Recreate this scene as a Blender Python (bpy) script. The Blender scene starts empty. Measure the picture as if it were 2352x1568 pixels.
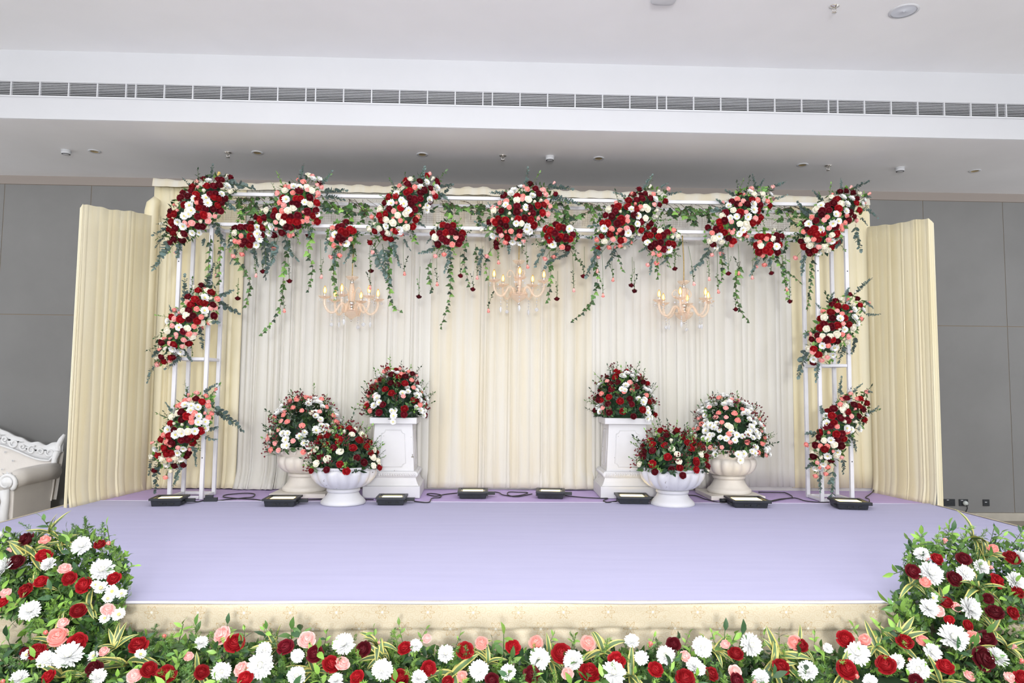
import bpy, math, random
from mathutils import Vector, Matrix, Quaternion
from math import sin, cos, pi, sqrt, radians
rnd = random.Random(11)
SC = bpy.context.scene
COL = SC.collection

# ------------------------------------------------------------------ camera, light, exposure
S = 0.55                                     # height of the stage deck above the hall floor
CAM = Vector((-0.2769, -6.9261, 1.0824 + S))
YAW, PITCH, ROLL, FPX = 0.0321, 0.0696, 0.0091, 1600.0
def cam_basis():
    cy, sy, cp, sp = cos(YAW), sin(YAW), cos(PITCH), sin(PITCH)
    f = Vector((sy * cp, cy * cp, sp)); r = Vector((cy, -sy, 0)); u = r.cross(f)
    cr, sr = cos(ROLL), sin(ROLL)
    return cr * r + sr * u, -sr * r + cr * u, f
BR, BU, BF = cam_basis()
cd = bpy.data.cameras.new('camera'); cam = bpy.data.objects.new('camera', cd); COL.objects.link(cam)
cd.sensor_width = 36.0; cd.lens = 36.0 * FPX / 2352.0; cd.clip_start = 0.05; cd.clip_end = 100
M = Matrix.Identity(4)
for i in range(3):
    M[i][0], M[i][1], M[i][2], M[i][3] = BR[i], BU[i], -BF[i], CAM[i]
cam.matrix_world = M
SC.camera = cam

W = bpy.data.worlds.new('hall_light'); SC.world = W; W.use_nodes = True
bg = W.node_tree.nodes['Background']; bg.inputs[0].default_value = (0.95, 0.97, 1.0, 1); bg.inputs[1].default_value = 1.15
def area(name, loc, target, size, power, color=(1, 1, 1)):
    l = bpy.data.lights.new(name, 'AREA'); l.shape = 'SQUARE'; l.size = size; l.energy = power; l.color = color
    o = bpy.data.objects.new(name, l); COL.objects.link(o); o.location = loc
    o.rotation_euler = (Vector(target) - Vector(loc)).to_track_quat('-Z', 'Y').to_euler()
    return o
area('studio_light_left', (-4.6, -9.5, 3.4), (0.6, 0, 1.9), 1.1, 90)
area('studio_light_right', (4.2, -9.5, 3.4), (-0.6, 0, 1.9), 1.1, 90)
hl = area('overhead_fill', (0, -4.2, 4.95), (0, -4.2, 0), 10.0, 185); hl.data.shape = 'RECTANGLE'; hl.data.size_y = 4.6  # added fill from above to brighten the carpet; not a known lamp
area('bounce_flash', (-.3, -7.6, 2.3), (-.3, -7.0, 5), .5, 130)
area('front_flash', (-.3, -11, 2.1), (0, 0, 2.2), .8, 360)
SC.cycles.max_bounces = 7; SC.cycles.diffuse_bounces = 4; SC.cycles.glossy_bounces = 3; SC.cycles.transparent_max_bounces = 10
vs = SC.view_settings
vs.view_transform = 'Standard'; vs.look = 'None'; vs.gamma = 1.0; vs.use_curve_mapping = False; vs.exposure = 0.14

def ray(u, v): return BR * ((u - 1176) / FPX) - BU * ((v - 784) / FPX) + BF
def at(u, v, Y):
    d = ray(u, v); return CAM + d * ((Y - CAM.y) / d.y)
def atz(u, v, z):
    d = ray(u, v); return CAM + d * ((z - CAM.z) / d.z)

# ------------------------------------------------------------------ materials
MATS = {}
KA = 0.8                                      # common albedo factor of the pale cloth, paint and petals
def mat(name, col, rough=0.6, metal=0.0, var=0.0, vscale=20.0, col2=None, bump=0.0, bscale=60.0, sheen=0.0, emit=None, estr=0.0, trans=0.0, spec=None, alpha=None):
    if name in MATS: return MATS[name]
    if name not in ('grey_plaster', 'white_plaster') and not metal: col = tuple(x * KA for x in col); col2 = tuple(x * KA for x in col2) if col2 else None
    m = bpy.data.materials.new(name); m.use_nodes = True; nt = m.node_tree; N = nt.nodes; L = nt.links
    b = N['Principled BSDF']; c = (*col, 1)
    b.inputs['Base Color'].default_value = c; b.inputs['Roughness'].default_value = rough; b.inputs['Metallic'].default_value = metal
    if spec is not None: b.inputs['Specular IOR Level'].default_value = spec
    if sheen: b.inputs['Sheen Weight'].default_value = sheen
    if trans: b.inputs['Transmission Weight'].default_value = trans
    if alpha is not None: b.inputs['Alpha'].default_value = alpha
    if emit: b.inputs['Emission Color'].default_value = (*emit, 1); b.inputs['Emission Strength'].default_value = estr
    if var or col2 or bump:
        tc = N.new('ShaderNodeTexCoord')
    if var or col2:
        nz = N.new('ShaderNodeTexNoise'); nz.inputs['Scale'].default_value = vscale; nz.inputs['Detail'].default_value = 3
        L.new(tc.outputs['Object'], nz.inputs['Vector'])
        rp = N.new('ShaderNodeValToRGB'); rp.color_ramp.elements[0].position = 0.35; rp.color_ramp.elements[1].position = 0.65
        d = col2 or tuple(max(0, x * (1 - var)) for x in col)
        rp.color_ramp.elements[0].color = (*d, 1); rp.color_ramp.elements[1].color = c
        L.new(nz.outputs['Fac'], rp.inputs['Fac']); L.new(rp.outputs['Color'], b.inputs['Base Color'])
    if bump:
        n2 = N.new('ShaderNodeTexNoise'); n2.inputs['Scale'].default_value = bscale; n2.inputs['Detail'].default_value = 4
        L.new(tc.outputs['Object'], n2.inputs['Vector'])
        bp = N.new('ShaderNodeBump'); bp.inputs['Strength'].default_value = bump; bp.inputs['Distance'].default_value = 0.01
        L.new(n2.outputs['Fac'], bp.inputs['Height']); L.new(bp.outputs['Normal'], b.inputs['Normal'])
    MATS[name] = m
    return m
def hued(name, col, amount=0.25, rough=0.5, sheen=0.0, spec=None):
    """flower / leaf colour that differs a little from object to object"""
    if name in MATS: return MATS[name]
    m = mat(name, col, rough, sheen=sheen, spec=spec); nt = m.node_tree; N = nt.nodes; L = nt.links
    oi = N.new('ShaderNodeObjectInfo'); hv = N.new('ShaderNodeHueSaturation'); mr = N.new('ShaderNodeMapRange')
    mr.inputs['To Min'].default_value = 1 - amount; mr.inputs['To Max'].default_value = 1 + amount
    L.new(oi.outputs['Random'], mr.inputs['Value']); L.new(mr.outputs['Result'], hv.inputs['Value'])
    hv.inputs['Color'].default_value = (*[x * KA for x in col], 1); L.new(hv.outputs['Color'], N['Principled BSDF'].inputs['Base Color'])
    return m

def brocade():
    m = bpy.data.materials.new('cream_brocade'); m.use_nodes = True; nt = m.node_tree; N = nt.nodes; L = nt.links
    b = N['Principled BSDF']; b.inputs['Roughness'].default_value = 0.55
    tc = N.new('ShaderNodeTexCoord'); sx = N.new('ShaderNodeSeparateXYZ'); L.new(tc.outputs['Object'], sx.inputs[0])
    def mth(op, a, b_=None, c=None):
        n = N.new('ShaderNodeMath'); n.operation = op
        for i, x in enumerate((a, b_, c)):
            if x is None: continue
            if isinstance(x, (int, float)): n.inputs[i].default_value = x
            else: L.new(x, n.inputs[i])
        return n.outputs[0]
    P = 0.23
    # flower heads in two staggered rows
    def flower(ox, oz, rad):
        fx = mth('SUBTRACT', mth('FLOORED_MODULO', mth('ADD', sx.outputs['X'], ox), P), P / 2)
        fz = mth('SUBTRACT', sx.outputs['Z'], oz)
        r = mth('SQRT', mth('ADD', mth('MULTIPLY', fx, fx), mth('MULTIPLY', fz, fz)))
        a = mth('ARCTAN2', fz, fx)
        edge = mth('MULTIPLY_ADD', mth('COSINE', mth('MULTIPLY', a, 6.0)), rad * 0.3, rad * 0.7)
        ring = mth('ABSOLUTE', mth('SUBTRACT', r, edge))
        line = mth('LESS_THAN', ring, 0.0022)
        ray_ = mth('MULTIPLY', mth('LESS_THAN', mth('ABSOLUTE', mth('SINE', mth('MULTIPLY', a, 6.0))), 0.18), mth('LESS_THAN', r, rad * 0.6))
        core = mth('LESS_THAN', r, 0.006)
        return mth('MAXIMUM', line, mth('MULTIPLY', ray_, 0.7)), core
    f1, c1 = flower(0.0, S - 0.045, 0.033)
    f2, c2 = flower(P / 2, S - 0.128, 0.036)
    wv = N.new('ShaderNodeTexVoronoi'); wv.feature = 'SMOOTH_F1'; wv.inputs['Scale'].default_value = 17; wv.inputs['Smoothness'].default_value = 0.5
    nz = N.new('ShaderNodeTexNoise'); nz.inputs['Scale'].default_value = 11
    mx = N.new('ShaderNodeVectorMath'); mx.operation = 'MULTIPLY_ADD'; mx.inputs[1].default_value = (0.05, 0.05, 0.05)
    L.new(tc.outputs['Object'], nz.inputs['Vector']); L.new(nz.outputs['Color'], mx.inputs[0]); L.new(tc.outputs['Object'], mx.inputs[2]); L.new(mx.outputs[0], wv.inputs['Vector'])
    sc = mth('LESS_THAN', mth('ABSOLUTE', mth('SUBTRACT', mth('FRACT', mth('MULTIPLY', wv.outputs['Distance'], 5.2)), 0.5)), 0.05)
    wx = N.new('ShaderNodeSeparateXYZ'); L.new(mx.outputs[0], wx.inputs[0])
    def curls(px, pz, ox, oz, hand):
        fx = mth('SUBTRACT', mth('FLOORED_MODULO', mth('ADD', wx.outputs['X'], ox), px), px / 2)
        fz = mth('SUBTRACT', mth('FLOORED_MODULO', mth('ADD', wx.outputs['Z'], oz), pz), pz / 2)
        r = mth('SQRT', mth('ADD', mth('MULTIPLY', fx, fx), mth('MULTIPLY', fz, fz)))
        a = mth('MULTIPLY', mth('ARCTAN2', fz, fx), hand / (2 * pi))
        sp = mth('ABSOLUTE', mth('SUBTRACT', mth('FRACT', mth('ADD', mth('MULTIPLY', r, 95.0), a)), 0.5))
        return mth('MULTIPLY', mth('LESS_THAN', sp, .11), mth('LESS_THAN', r, .021))
    cu = mth('MAXIMUM', curls(.061, .053, 0, .01, 1), curls(.061, .053, .03, .037, -1))
    pat = mth('MAXIMUM', mth('MAXIMUM', f1, f2), mth('MAXIMUM', mth('MULTIPLY', sc, 0.35), mth('MULTIPLY', cu, .42)))
    mix = N.new('ShaderNodeMix'); mix.data_type = 'RGBA'
    mix.inputs['A'].default_value = (0.60, 0.53, 0.395, 1); mix.inputs['B'].default_value = (0.45, 0.30, 0.125, 1)
    L.new(mth('MULTIPLY', pat, 0.8), mix.inputs['Factor'])
    mx2 = N.new('ShaderNodeMix'); mx2.data_type = 'RGBA'; mx2.inputs['B'].default_value = (0.78, 0.75, 0.65, 1)
    L.new(mth('MAXIMUM', c1, c2), mx2.inputs['Factor']); L.new(mix.outputs['Result'], mx2.inputs['A'])
    L.new(mx2.outputs['Result'], b.inputs['Base Color'])
    return m
def wire_alpha(): return mat('galvanised_wire', (0.45, 0.36, 0.27), 0.5)

WHITE_METAL = mat('white_enamel', (0.86, 0.86, 0.9), 0.4, var=0.06, vscale=8)
CEIL = mat('white_plaster', (0.86, 0.865, 0.88), 0.9, var=0.03, vscale=1.5)
CEILLOW = mat('grey_plaster', (0.89, 0.89, 0.91), 0.5, var=0.05, vscale=1.2)
FACE = mat('white_paint', (0.76, 0.775, 0.81), 0.75, var=0.02, vscale=1.5)
WALLF = mat('grey_fabric_panel', (0.31, 0.31, 0.308), 0.95, var=0.08, vscale=1.3, bump=0.25, bscale=300)
WALLT = mat('taupe_trim', (0.41, 0.36, 0.33), 0.8)
JOINT = mat('panel_joint', (0.36, 0.28, 0.19), 0.8)
MARBLE = mat('beige_marble', (0.62, 0.58, 0.5), 0.3, var=0.25, vscale=3)
FLOORM = mat('brown_floor', (0.36, 0.30, 0.24), 0.35, var=0.2, vscale=2.5)
BROC = brocade()
DARK = mat('dark_void', (0.02, 0.022, 0.024), 0.8)
BLACKM = mat('black_housing', (0.022, 0.026, 0.033), 0.45, var=0.2, vscale=40)
BLACKC = mat('black_cable', (0.012, 0.012, 0.013), 0.5)
CHROME = mat('chrome', (0.75, 0.72, 0.68), 0.18, metal=1.0)

def carpet(name, a, b):
    a = tuple(x * KA for x in a); b = tuple(x * KA for x in b)
    m = mat(name, (.5, .5, .5), 0.92, spec=0.15); nt = m.node_tree; N = nt.nodes; L = nt.links
    tc = N.new('ShaderNodeTexCoord'); mp = N.new('ShaderNodeMapping'); mp.inputs['Scale'].default_value = (0.35, 4, 1)
    nz = N.new('ShaderNodeTexNoise'); nz.inputs['Scale'].default_value = 3.5; nz.inputs['Detail'].default_value = 6
    L.new(tc.outputs['Object'], mp.inputs[0]); L.new(mp.outputs[0], nz.inputs['Vector'])
    rp = N.new('ShaderNodeValToRGB'); rp.color_ramp.elements[0].position = .3; rp.color_ramp.elements[1].position = .7
    rp.color_ramp.elements[0].color = (*b, 1); rp.color_ramp.elements[1].color = (*a, 1)
    L.new(nz.outputs['Fac'], rp.inputs[0]); L.new(rp.outputs[0], N['Principled BSDF'].inputs['Base Color'])
    n2 = N.new('ShaderNodeTexNoise'); n2.inputs['Scale'].default_value = 400; L.new(tc.outputs['Object'], n2.inputs['Vector'])
    bp = N.new('ShaderNodeBump'); bp.inputs['Strength'].default_value = 0.15; bp.inputs['Distance'].default_value = .003
    L.new(n2.outputs['Fac'], bp.inputs['Height']); L.new(bp.outputs[0], N['Principled BSDF'].inputs['Normal'])
    return m
CARPET = carpet('lavender_carpet', (0.565, 0.555, 0.785), (0.535, 0.525, 0.755))
CARPET2 = carpet('purple_carpet', (0.62, 0.49, 0.83), (0.57, 0.45, 0.78))

def satin(name, col, col2):
    m = mat(name, (.5, .5, .5), 0.5, sheen=0.15); col = tuple(x * KA for x in col); col2 = tuple(x * KA for x in col2); nt = m.node_tree; N = nt.nodes; L = nt.links
    tc = N.new('ShaderNodeTexCoord'); mp = N.new('ShaderNodeMapping'); mp.inputs['Scale'].default_value = (9, 9, 0.5)
    nz = N.new('ShaderNodeTexNoise'); nz.inputs['Scale'].default_value = 1.0; nz.inputs['Detail'].default_value = 5
    L.new(tc.outputs['Object'], mp.inputs[0]); L.new(mp.outputs[0], nz.inputs['Vector'])
    rp = N.new('ShaderNodeValToRGB'); rp.color_ramp.elements[0].position = .38; rp.color_ramp.elements[1].position = .62
    rp.color_ramp.elements[0].color = (*col2, 1); rp.color_ramp.elements[1].color = (*col, 1)
    L.new(nz.outputs['Fac'], rp.inputs[0]); L.new(rp.outputs[0], N['Principled BSDF'].inputs['Base Color'])
    n2 = N.new('ShaderNodeTexNoise'); n2.inputs['Scale'].default_value = 45; n2.inputs['Detail'].default_value = 6; n2.inputs['Distortion'].default_value = 1.5
    mp2 = N.new('ShaderNodeMapping'); mp2.inputs['Scale'].default_value = (1, 1, 0.35); mp2.inputs['Rotation'].default_value = (0, 0.5, 0)
    L.new(tc.outputs['Object'], mp2.inputs[0]); L.new(mp2.outputs[0], n2.inputs['Vector'])
    bp = N.new('ShaderNodeBump'); bp.inputs['Strength'].default_value = 0.3; bp.inputs['Distance'].default_value = .004
    L.new(n2.outputs['Fac'], bp.inputs['Height']); L.new(bp.outputs[0], N['Principled BSDF'].inputs['Normal'])
    return m
SATIN_Y = satin('yellow_cream_satin', (0.92, 0.85, 0.62), (0.90, 0.80, 0.51))
SATIN_C = satin('cream_satin', (0.79, 0.76, 0.665), (0.78, 0.71, 0.54))
SATIN_W = satin('ivory_satin', (0.81, 0.795, 0.735), (0.78, 0.755, 0.67))
PLASTER_W = mat('chipped_white_paint', (0.76, 0.76, 0.79), 0.45, var=0.03, vscale=7)
PLASTER_C = mat('ivory_pearl_paint', (0.88, 0.83, 0.76), 0.38, var=0.08, vscale=9)
def chips(m, thr=0.72):
    nt = m.node_tree; N = nt.nodes; L = nt.links; b = N['Principled BSDF']
    tc = N.new('ShaderNodeTexCoord'); nz = N.new('ShaderNodeTexNoise'); nz.inputs['Scale'].default_value = 22; nz.inputs['Detail'].default_value = 2
    L.new(tc.outputs['Object'], nz.inputs['Vector'])
    gt = N.new('ShaderNodeMath'); gt.operation = 'GREATER_THAN'; gt.inputs[1].default_value = thr; L.new(nz.outputs['Fac'], gt.inputs[0])
    mx = N.new('ShaderNodeMix'); mx.data_type = 'RGBA'; mx.inputs['B'].default_value = (0.2, 0.18, 0.16, 1)
    old = b.inputs['Base Color'].links[0].from_socket
    L.new(gt.outputs[0], mx.inputs['Factor']); L.new(old, mx.inputs['A']); L.new(mx.outputs['Result'], b.inputs['Base Color'])
chips(PLASTER_W, 0.725)

RED = hued('red_petal', (0.36, 0.006, 0.012), 0.35, 0.65, spec=.25)
DRED = hued('crimson_petal', (0.15, 0.004, 0.013), 0.4, 0.65, spec=.25)
PINK = hued('coral_pink_petal', (1.14, 0.44, 0.39), 0.08, 0.5)
LPINK = hued('pale_pink_petal', (1.18, 0.61, 0.575), 0.06, 0.5)
IVORY = hued('ivory_petal', (1.1, 1.06, 0.90), 0.08, 0.5)
WPET = hued('white_petal', (1.14, 1.15, 1.15), 0.05, 0.5)
MUMC = mat('yellow_green_eye', (0.75, 0.68, 0.18), 0.6)
LEAF = hued('green_leaf', (0.08, 0.19, 0.045), 0.5, 0.4)
LEAFL = hued('light_green_leaf', (0.19, 0.38, 0.07), 0.4, 0.4)
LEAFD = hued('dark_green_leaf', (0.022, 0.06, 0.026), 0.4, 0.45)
EUC = hued('eucalyptus_leaf', (0.15, 0.225, 0.21), 0.4, 0.55)
IVY = hued('ivy_leaf', (0.05, 0.125, 0.025), 0.5, 0.4)
FLEAF = hued('lit_green_leaf', (0.11, 0.25, 0.055), 0.45, 0.38)  # brighter copy of the leaf green; strong front light is put into the colour
FLEAFL = hued('lit_lime_leaf', (0.26, 0.48, 0.08), 0.35, 0.38)  # lime green, also lightened in the colour for the bright front lighting
FLEAFD = hued('deep_green_leaf', (0.045, 0.12, 0.045), 0.4, 0.4)
STEM = mat('green_stem', (0.10, 0.17, 0.05), 0.6)
TWIG = mat('brown_twig', (0.09, 0.05, 0.03), 0.7)
YEDGE = mat('yellow_leaf_margin', (0.74, 0.68, 0.20), 0.4)
DSTRIPE = hued('grey_green_leaf_centre', (0.13, 0.22, 0.09), 0.3, 0.4)
BERRY = hued('dark_red_pompon', (0.16, 0.012, 0.022), 0.3, 0.7)

# ------------------------------------------------------------------ mesh helpers
class MB:
    def __init__(s): s.v = []; s.f = []; s.m = []
    def add(s, vs, fs, m=0):
        o = len(s.v); s.v += [tuple(x) for x in vs]; s.f += [tuple(i + o for i in f) for f in fs]; s.m += [m] * len(fs); return s
    def box(s, a, b, m=0):
        (x0, y0, z0), (x1, y1, z1) = a, b
        return s.add([(x0, y0, z0), (x1, y0, z0), (x1, y1, z0), (x0, y1, z0), (x0, y0, z1), (x1, y0, z1), (x1, y1, z1), (x0, y1, z1)],
                     [(0, 3, 2, 1), (4, 5, 6, 7), (0, 1, 5, 4), (1, 2, 6, 5), (2, 3, 7, 6), (3, 0, 4, 7)], m)
    def frustum(s, c, w0, d0, z0, w1, d1, z1, m=0):
        x, y = c
        return s.add([(x - w0 / 2, y - d0 / 2, z0), (x + w0 / 2, y - d0 / 2, z0), (x + w0 / 2, y + d0 / 2, z0), (x - w0 / 2, y + d0 / 2, z0),
                      (x - w1 / 2, y - d1 / 2, z1), (x + w1 / 2, y - d1 / 2, z1), (x + w1 / 2, y + d1 / 2, z1), (x - w1 / 2, y + d1 / 2, z1)],
                     [(0, 3, 2, 1), (4, 5, 6, 7), (0, 1, 5, 4), (1, 2, 6, 5), (2, 3, 7, 6), (3, 0, 4, 7)], m)
    def tube(s, pts, r, n=6, m=0, cap=True):
        pts = [Vector(p) for p in pts]; k = len(pts)
        rs = r if isinstance(r, (list, tuple)) else [r] * k
        up = None; vs = []; fs = []
        for i in range(k):
            t = (pts[min(i + 1, k - 1)] - pts[max(i - 1, 0)])
            t = t.normalized() if t.length > 1e-9 else Vector((0, 0, 1))
            if up is None:
                up = t.orthogonal().normalized()
            up = up - t * up.dot(t)
            up = up.normalized() if up.length > 1e-6 else t.orthogonal().normalized()
            w = t.cross(up)
            for j in range(n):
                a = 2 * pi * j / n
                vs.append(pts[i] + (up * cos(a) + w * sin(a)) * rs[i])
        for i in range(k - 1):
            for j in range(n):
                a, b = i * n + j, i * n + (j + 1) % n
                fs.append((a, b, b + n, a + n))
        if cap:
            fs.append(tuple(range(n - 1, -1, -1))); fs.append(tuple((k - 1) * n + j for j in range(n)))
        return s.add(vs, fs, m)
    def lathe(s, prof, n=32, c=(0, 0, 0), fn=None, m=0, cap=True):
        vs = []; fs = []; k = len(prof)
        for i, (r, z) in enumerate(prof):
            for j in range(n):
                a = 2 * pi * j / n
                rr = r * (fn(i, a) if fn else 1)
                vs.append((c[0] + rr * cos(a), c[1] + rr * sin(a), c[2] + z))
        for i in range(k - 1):
            for j in range(n):
                a, b = i * n + j, i * n + (j + 1) % n
                fs.append((a, b, b + n, a + n))
        if cap:
            fs.append(tuple(range(n - 1, -1, -1))); fs.append(tuple((k - 1) * n + j for j in range(n)))
        return s.add(vs, fs, m)
    def ball(s, c, r, n=8, k=5, m=0, sz=1.0):
        prof = [(max(1e-4, r * sin(pi * i / k)), -r * sz * cos(pi * i / k)) for i in range(k + 1)]
        return s.lathe(prof, n, c, m=m, cap=False)
    def mesh(s, name, mats, smooth=True):
        me = bpy.data.meshes.new(name); me.from_pydata(s.v, [], s.f)
        for m in (mats if isinstance(mats, (list, tuple)) else [mats]): me.materials.append(m)
        me.polygons.foreach_set('material_index', s.m)
        if smooth: me.polygons.foreach_set('use_smooth', [True] * len(s.f))
        me.update(); return me

def ob(name, me, parent=None, loc=(0, 0, 0), q=None, scale=None):
    o = bpy.data.objects.new(name, me); COL.objects.link(o)
    if parent: o.parent = parent
    o.location = loc
    if q is not None: o.rotation_mode = 'QUATERNION'; o.rotation_quaternion = q
    if scale is not None: o.scale = (scale, scale, scale) if isinstance(scale, (int, float)) else scale
    return o
def thing(name, label, cat, loc=(0, 0, 0), rz=0, group=None):
    o = ob(name, None, None, loc); o.rotation_euler = (0, 0, rz); o.empty_display_size = 0.1
    o['label'] = label; o['category'] = cat
    if group: o['group'] = group
    return o
def tag(o, label, cat, group=None, kind=None):
    o['label'] = label; o['category'] = cat
    if group: o['group'] = group
    if kind: o['kind'] = kind
    return o
def struct(name, mb, m, parent=None, smooth=False):
    o = ob(name, mb.mesh(name, m, smooth), parent)
    if parent is None: o['kind'] = 'structure'
    return o
def bevel(o, w=0.005, seg=2):
    md = o.modifiers.new('bevel', 'BEVEL'); md.width = w; md.segments = seg; md.limit_method = 'ANGLE'; md.angle_limit = radians(40)
    return o
def aim(d, roll=None):
    """rotation that turns +Z to d, with a turn about d"""
    d = Vector(d).normalized(); q = d.to_track_quat('Z', 'Y')
    return q @ Quaternion((0, 0, 1), rnd.uniform(0, 2 * pi) if roll is None else roll)
def bez(pts, n=10):
    """Catmull-Rom through points"""
    P = [Vector(p) for p in pts]; P = [P[0] * 2 - P[1]] + P + [P[-1] * 2 - P[-2]]; out = []
    for i in range(1, len(P) - 2):
        for k in range(n):
            t = k / n
            out.append(0.5 * ((2 * P[i]) + (P[i + 1] - P[i - 1]) * t + (2 * P[i - 1] - 5 * P[i] + 4 * P[i + 1] - P[i + 2]) * t * t + (3 * P[i] - P[i - 1] - 3 * P[i + 1] + P[i + 2]) * t ** 3))
    out.append(P[-2]); return out

# ------------------------------------------------------------------ the hall
YW, HS, YF, HC = 2.05, 3.765 + S, 0.09, 4.484 + S
XL, XR, YN = -9.0, 9.0, -14.0
struct('floor', MB().box((XL, YN, -0.1), (XR, YW + .1, 0)), FLOORM)
wall = struct('wall_back', MB().box((XL, YW - 0.006, 0), (XR, YW + 0.15, HS)), JOINT)
x0 = -6.5 - 1.089 * 2
ZR = [0.1, 1.98 + S, 3.655 + S]
for i in range(16):
    for k in range(2):
        x = x0 + i * 1.089
        p = ob('wall_panel', MB().box((x + .004, YW - 0.012, ZR[k] + .004), (x + 1.089 - .004, YW + .012, ZR[k + 1] - .004)).mesh('wall_panel', WALLF, False), wall)
struct('baseboard_back', MB().box((XL, YW - .03, 0), (XR, YW + .012, 0.1)), MARBLE)
struct('trim_1', MB().box((XL, YW - .02, ZR[2]), (XR, YW + .012, HS)), WALLT)
struct('ceiling_lower', MB().box((XL, YF + .002, HS), (XR, YW + .15, HS + .1)), CEILLOW)
struct('ceiling', MB().box((XL, YN, HC), (XR, YF + .25, HC + .1)), CEIL)
zv0, zv1 = 4.003 + S, 4.155 + S            # air slot
blk = struct('ceiling_bulkhead', MB().box((XL, YF, zv1), (XR, YF + .25, HC)), FACE)
struct('ceiling_bulkhead_lower', MB().box((XL, YF, HS + .062), (XR, YF + .25, zv0)), FACE)
struct('trim_2', MB().box((XL, YF - .012, HS + .001), (XR, YF + .002, HS + .062)), FACE)
ob('air_duct', MB().box((XL, YF + .2, zv0), (XR, YF + .25, zv1)).mesh('air_duct', DARK, False), blk)
# air grille
g = thing('air_grille', 'long white linear air grille of thin slats in the ceiling bulkhead', 'air grille', (0, YF, zv0))
hgt = zv1 - zv0
fr = MB(); fr.box((XL, -.012, -.012), (XR, .01, .004)).box((XL, -.012, hgt - .004), (XR, .01, hgt + .012))
ob('frame', fr.mesh('frame', FACE, False), g)
slat_me = MB().box((XL, -.005, -.0022), (XR, .002, .0022)).mesh('slat', FACE, False)
for i in range(9): ob('slat', slat_me, g, (0, 0, hgt * (i + .5) / 9))
bar_me = MB().box((-.006, -.009, 0), (.006, .014, hgt)).mesh('upright', FACE, False)
xb = at(300, 235, YF).x; xe = at(1120, 235, YF).x; modw = (xe - xb) / 2
x = xb - 3 * modw
while x < XR - modw:
    for i in range(7): ob('upright', bar_me, g, (x + modw * (.027 + i * (1 - .054) / 6), 0, 0))
    x += modw

# ------------------------------------------------------------------ ceiling fixtures
def downlight(u, v, label):
    p = atz(u, v, HS); t = thing('downlight', label, 'downlight', (p.x, 1.0, HS), 0, 'recessed downlights in the lower ceiling')
    t.location.y = p.y
    ob('trim_ring', MB().lathe([(.042, 0), (.062, 0), (.066, -.004), (.06, -.009), (.042, -.006)], 24, cap=False).mesh('trim_ring', FACE), t)
    ob('reflector', MB().lathe([(.042, -.006), (.04, -.004), (.036, -.002), (.004, -.0015)], 24, cap=False).mesh('reflector', mat('gold_reflector', (.55, .42, .22), .3, metal=.6)), t)
for u, v, l in [(217, 347, 'recessed round downlight next to the leftmost smoke detector'), (591, 350, 'recessed downlight above the second flower cluster from the left'),
                (970, 354, 'recessed downlight above the third flower cluster from the left'), (1375, 363, 'recessed downlight just right of the middle smoke detector'),
                (1843, 378, 'recessed gold downlight left of the right-hand sprinkler head'), (2239, 392, 'recessed downlight furthest right in the lower ceiling')]:
    downlight(u, v, l)
def sprinkler(u, v, z, label):
    p = atz(u, v, z); t = thing('fire_sprinkler', label, 'sprinkler', p, 0, 'ceiling sprinkler heads')
    ob('escutcheon', MB().lathe([(.03, 0), (.04, 0), (.042, -.006), (.02, -.012), (.012, -.02)], 20).mesh('escutcheon', CHROME), t)
    b = MB(); b.tube([(-.012, 0, -.012), (-.018, 0, -.035), (-.003, 0, -.055)], .004, 6); b.tube([(.012, 0, -.012), (.018, 0, -.035), (.003, 0, -.055)], .004, 6)
    ob('yoke', b.mesh('yoke', CHROME), t)
    ob('deflector', MB().lathe([(.004, -.052), (.022, -.058), (.022, -.061), (.004, -.061)], 16).mesh('deflector', CHROME), t)
sprinkler(524, 350, HS, 'chrome fire sprinkler in the lower ceiling above the first flower cluster')
sprinkler(1155, 357, HS, 'chrome fire sprinkler left of the middle smoke detector')
sprinkler(1902, 380, HS, 'chrome fire sprinkler between gold downlight and right smoke detector')
sprinkler(1916, 14, HC, 'chrome fire sprinkler in the upper ceiling beside the round speaker')
def smoke(u, v, label):
    p = atz(u, v, HS); t = thing('smoke_detector', label, 'smoke detector', p, 0, 'white smoke detectors')
    ob('base', MB().lathe([(.05, 0), (.052, -.01), (.05, -.012)], 24).mesh('base', FACE), t)
    ob('cover', MB().lathe([(.05, -.012), (.05, -.035), (.043, -.046), (.026, -.05), (.001, -.051)], 24).mesh('cover', FACE), t)
    ob('sensor_slot', MB().lathe([(.044, -.0455), (.0445, -.047), (.036, -.0495)], 24, cap=False).mesh('sensor_slot', DARK), t)
smoke(152, 345, 'white round smoke detector furthest left on the lower ceiling')
smoke(1263, 359, 'white round smoke detector in the middle of the lower ceiling')
smoke(2067, 385, 'white round smoke detector furthest right on the lower ceiling')
p = atz(2076, 25, HC); t = thing('ceiling_speaker', 'round white flush speaker in the upper ceiling', 'speaker', p)
ob('rim', MB().lathe([(.105, 0), (.122, 0), (.124, -.005), (.105, -.008)], 32, cap=False).mesh('rim', FACE), t)
ob('grille', MB().lathe([(.106, -.004), (.08, -.006), (.006, -.006), (.001, -.012)], 32, cap=False).mesh('grille', mat('pale_grille', (.78, .82, .9), .6)), t)
p = atz(1527, -14, HC); t = thing('wireless_access_point', 'rounded white box with small marks on the upper ceiling, cut by the top edge', 'access point', p, 0)
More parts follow.
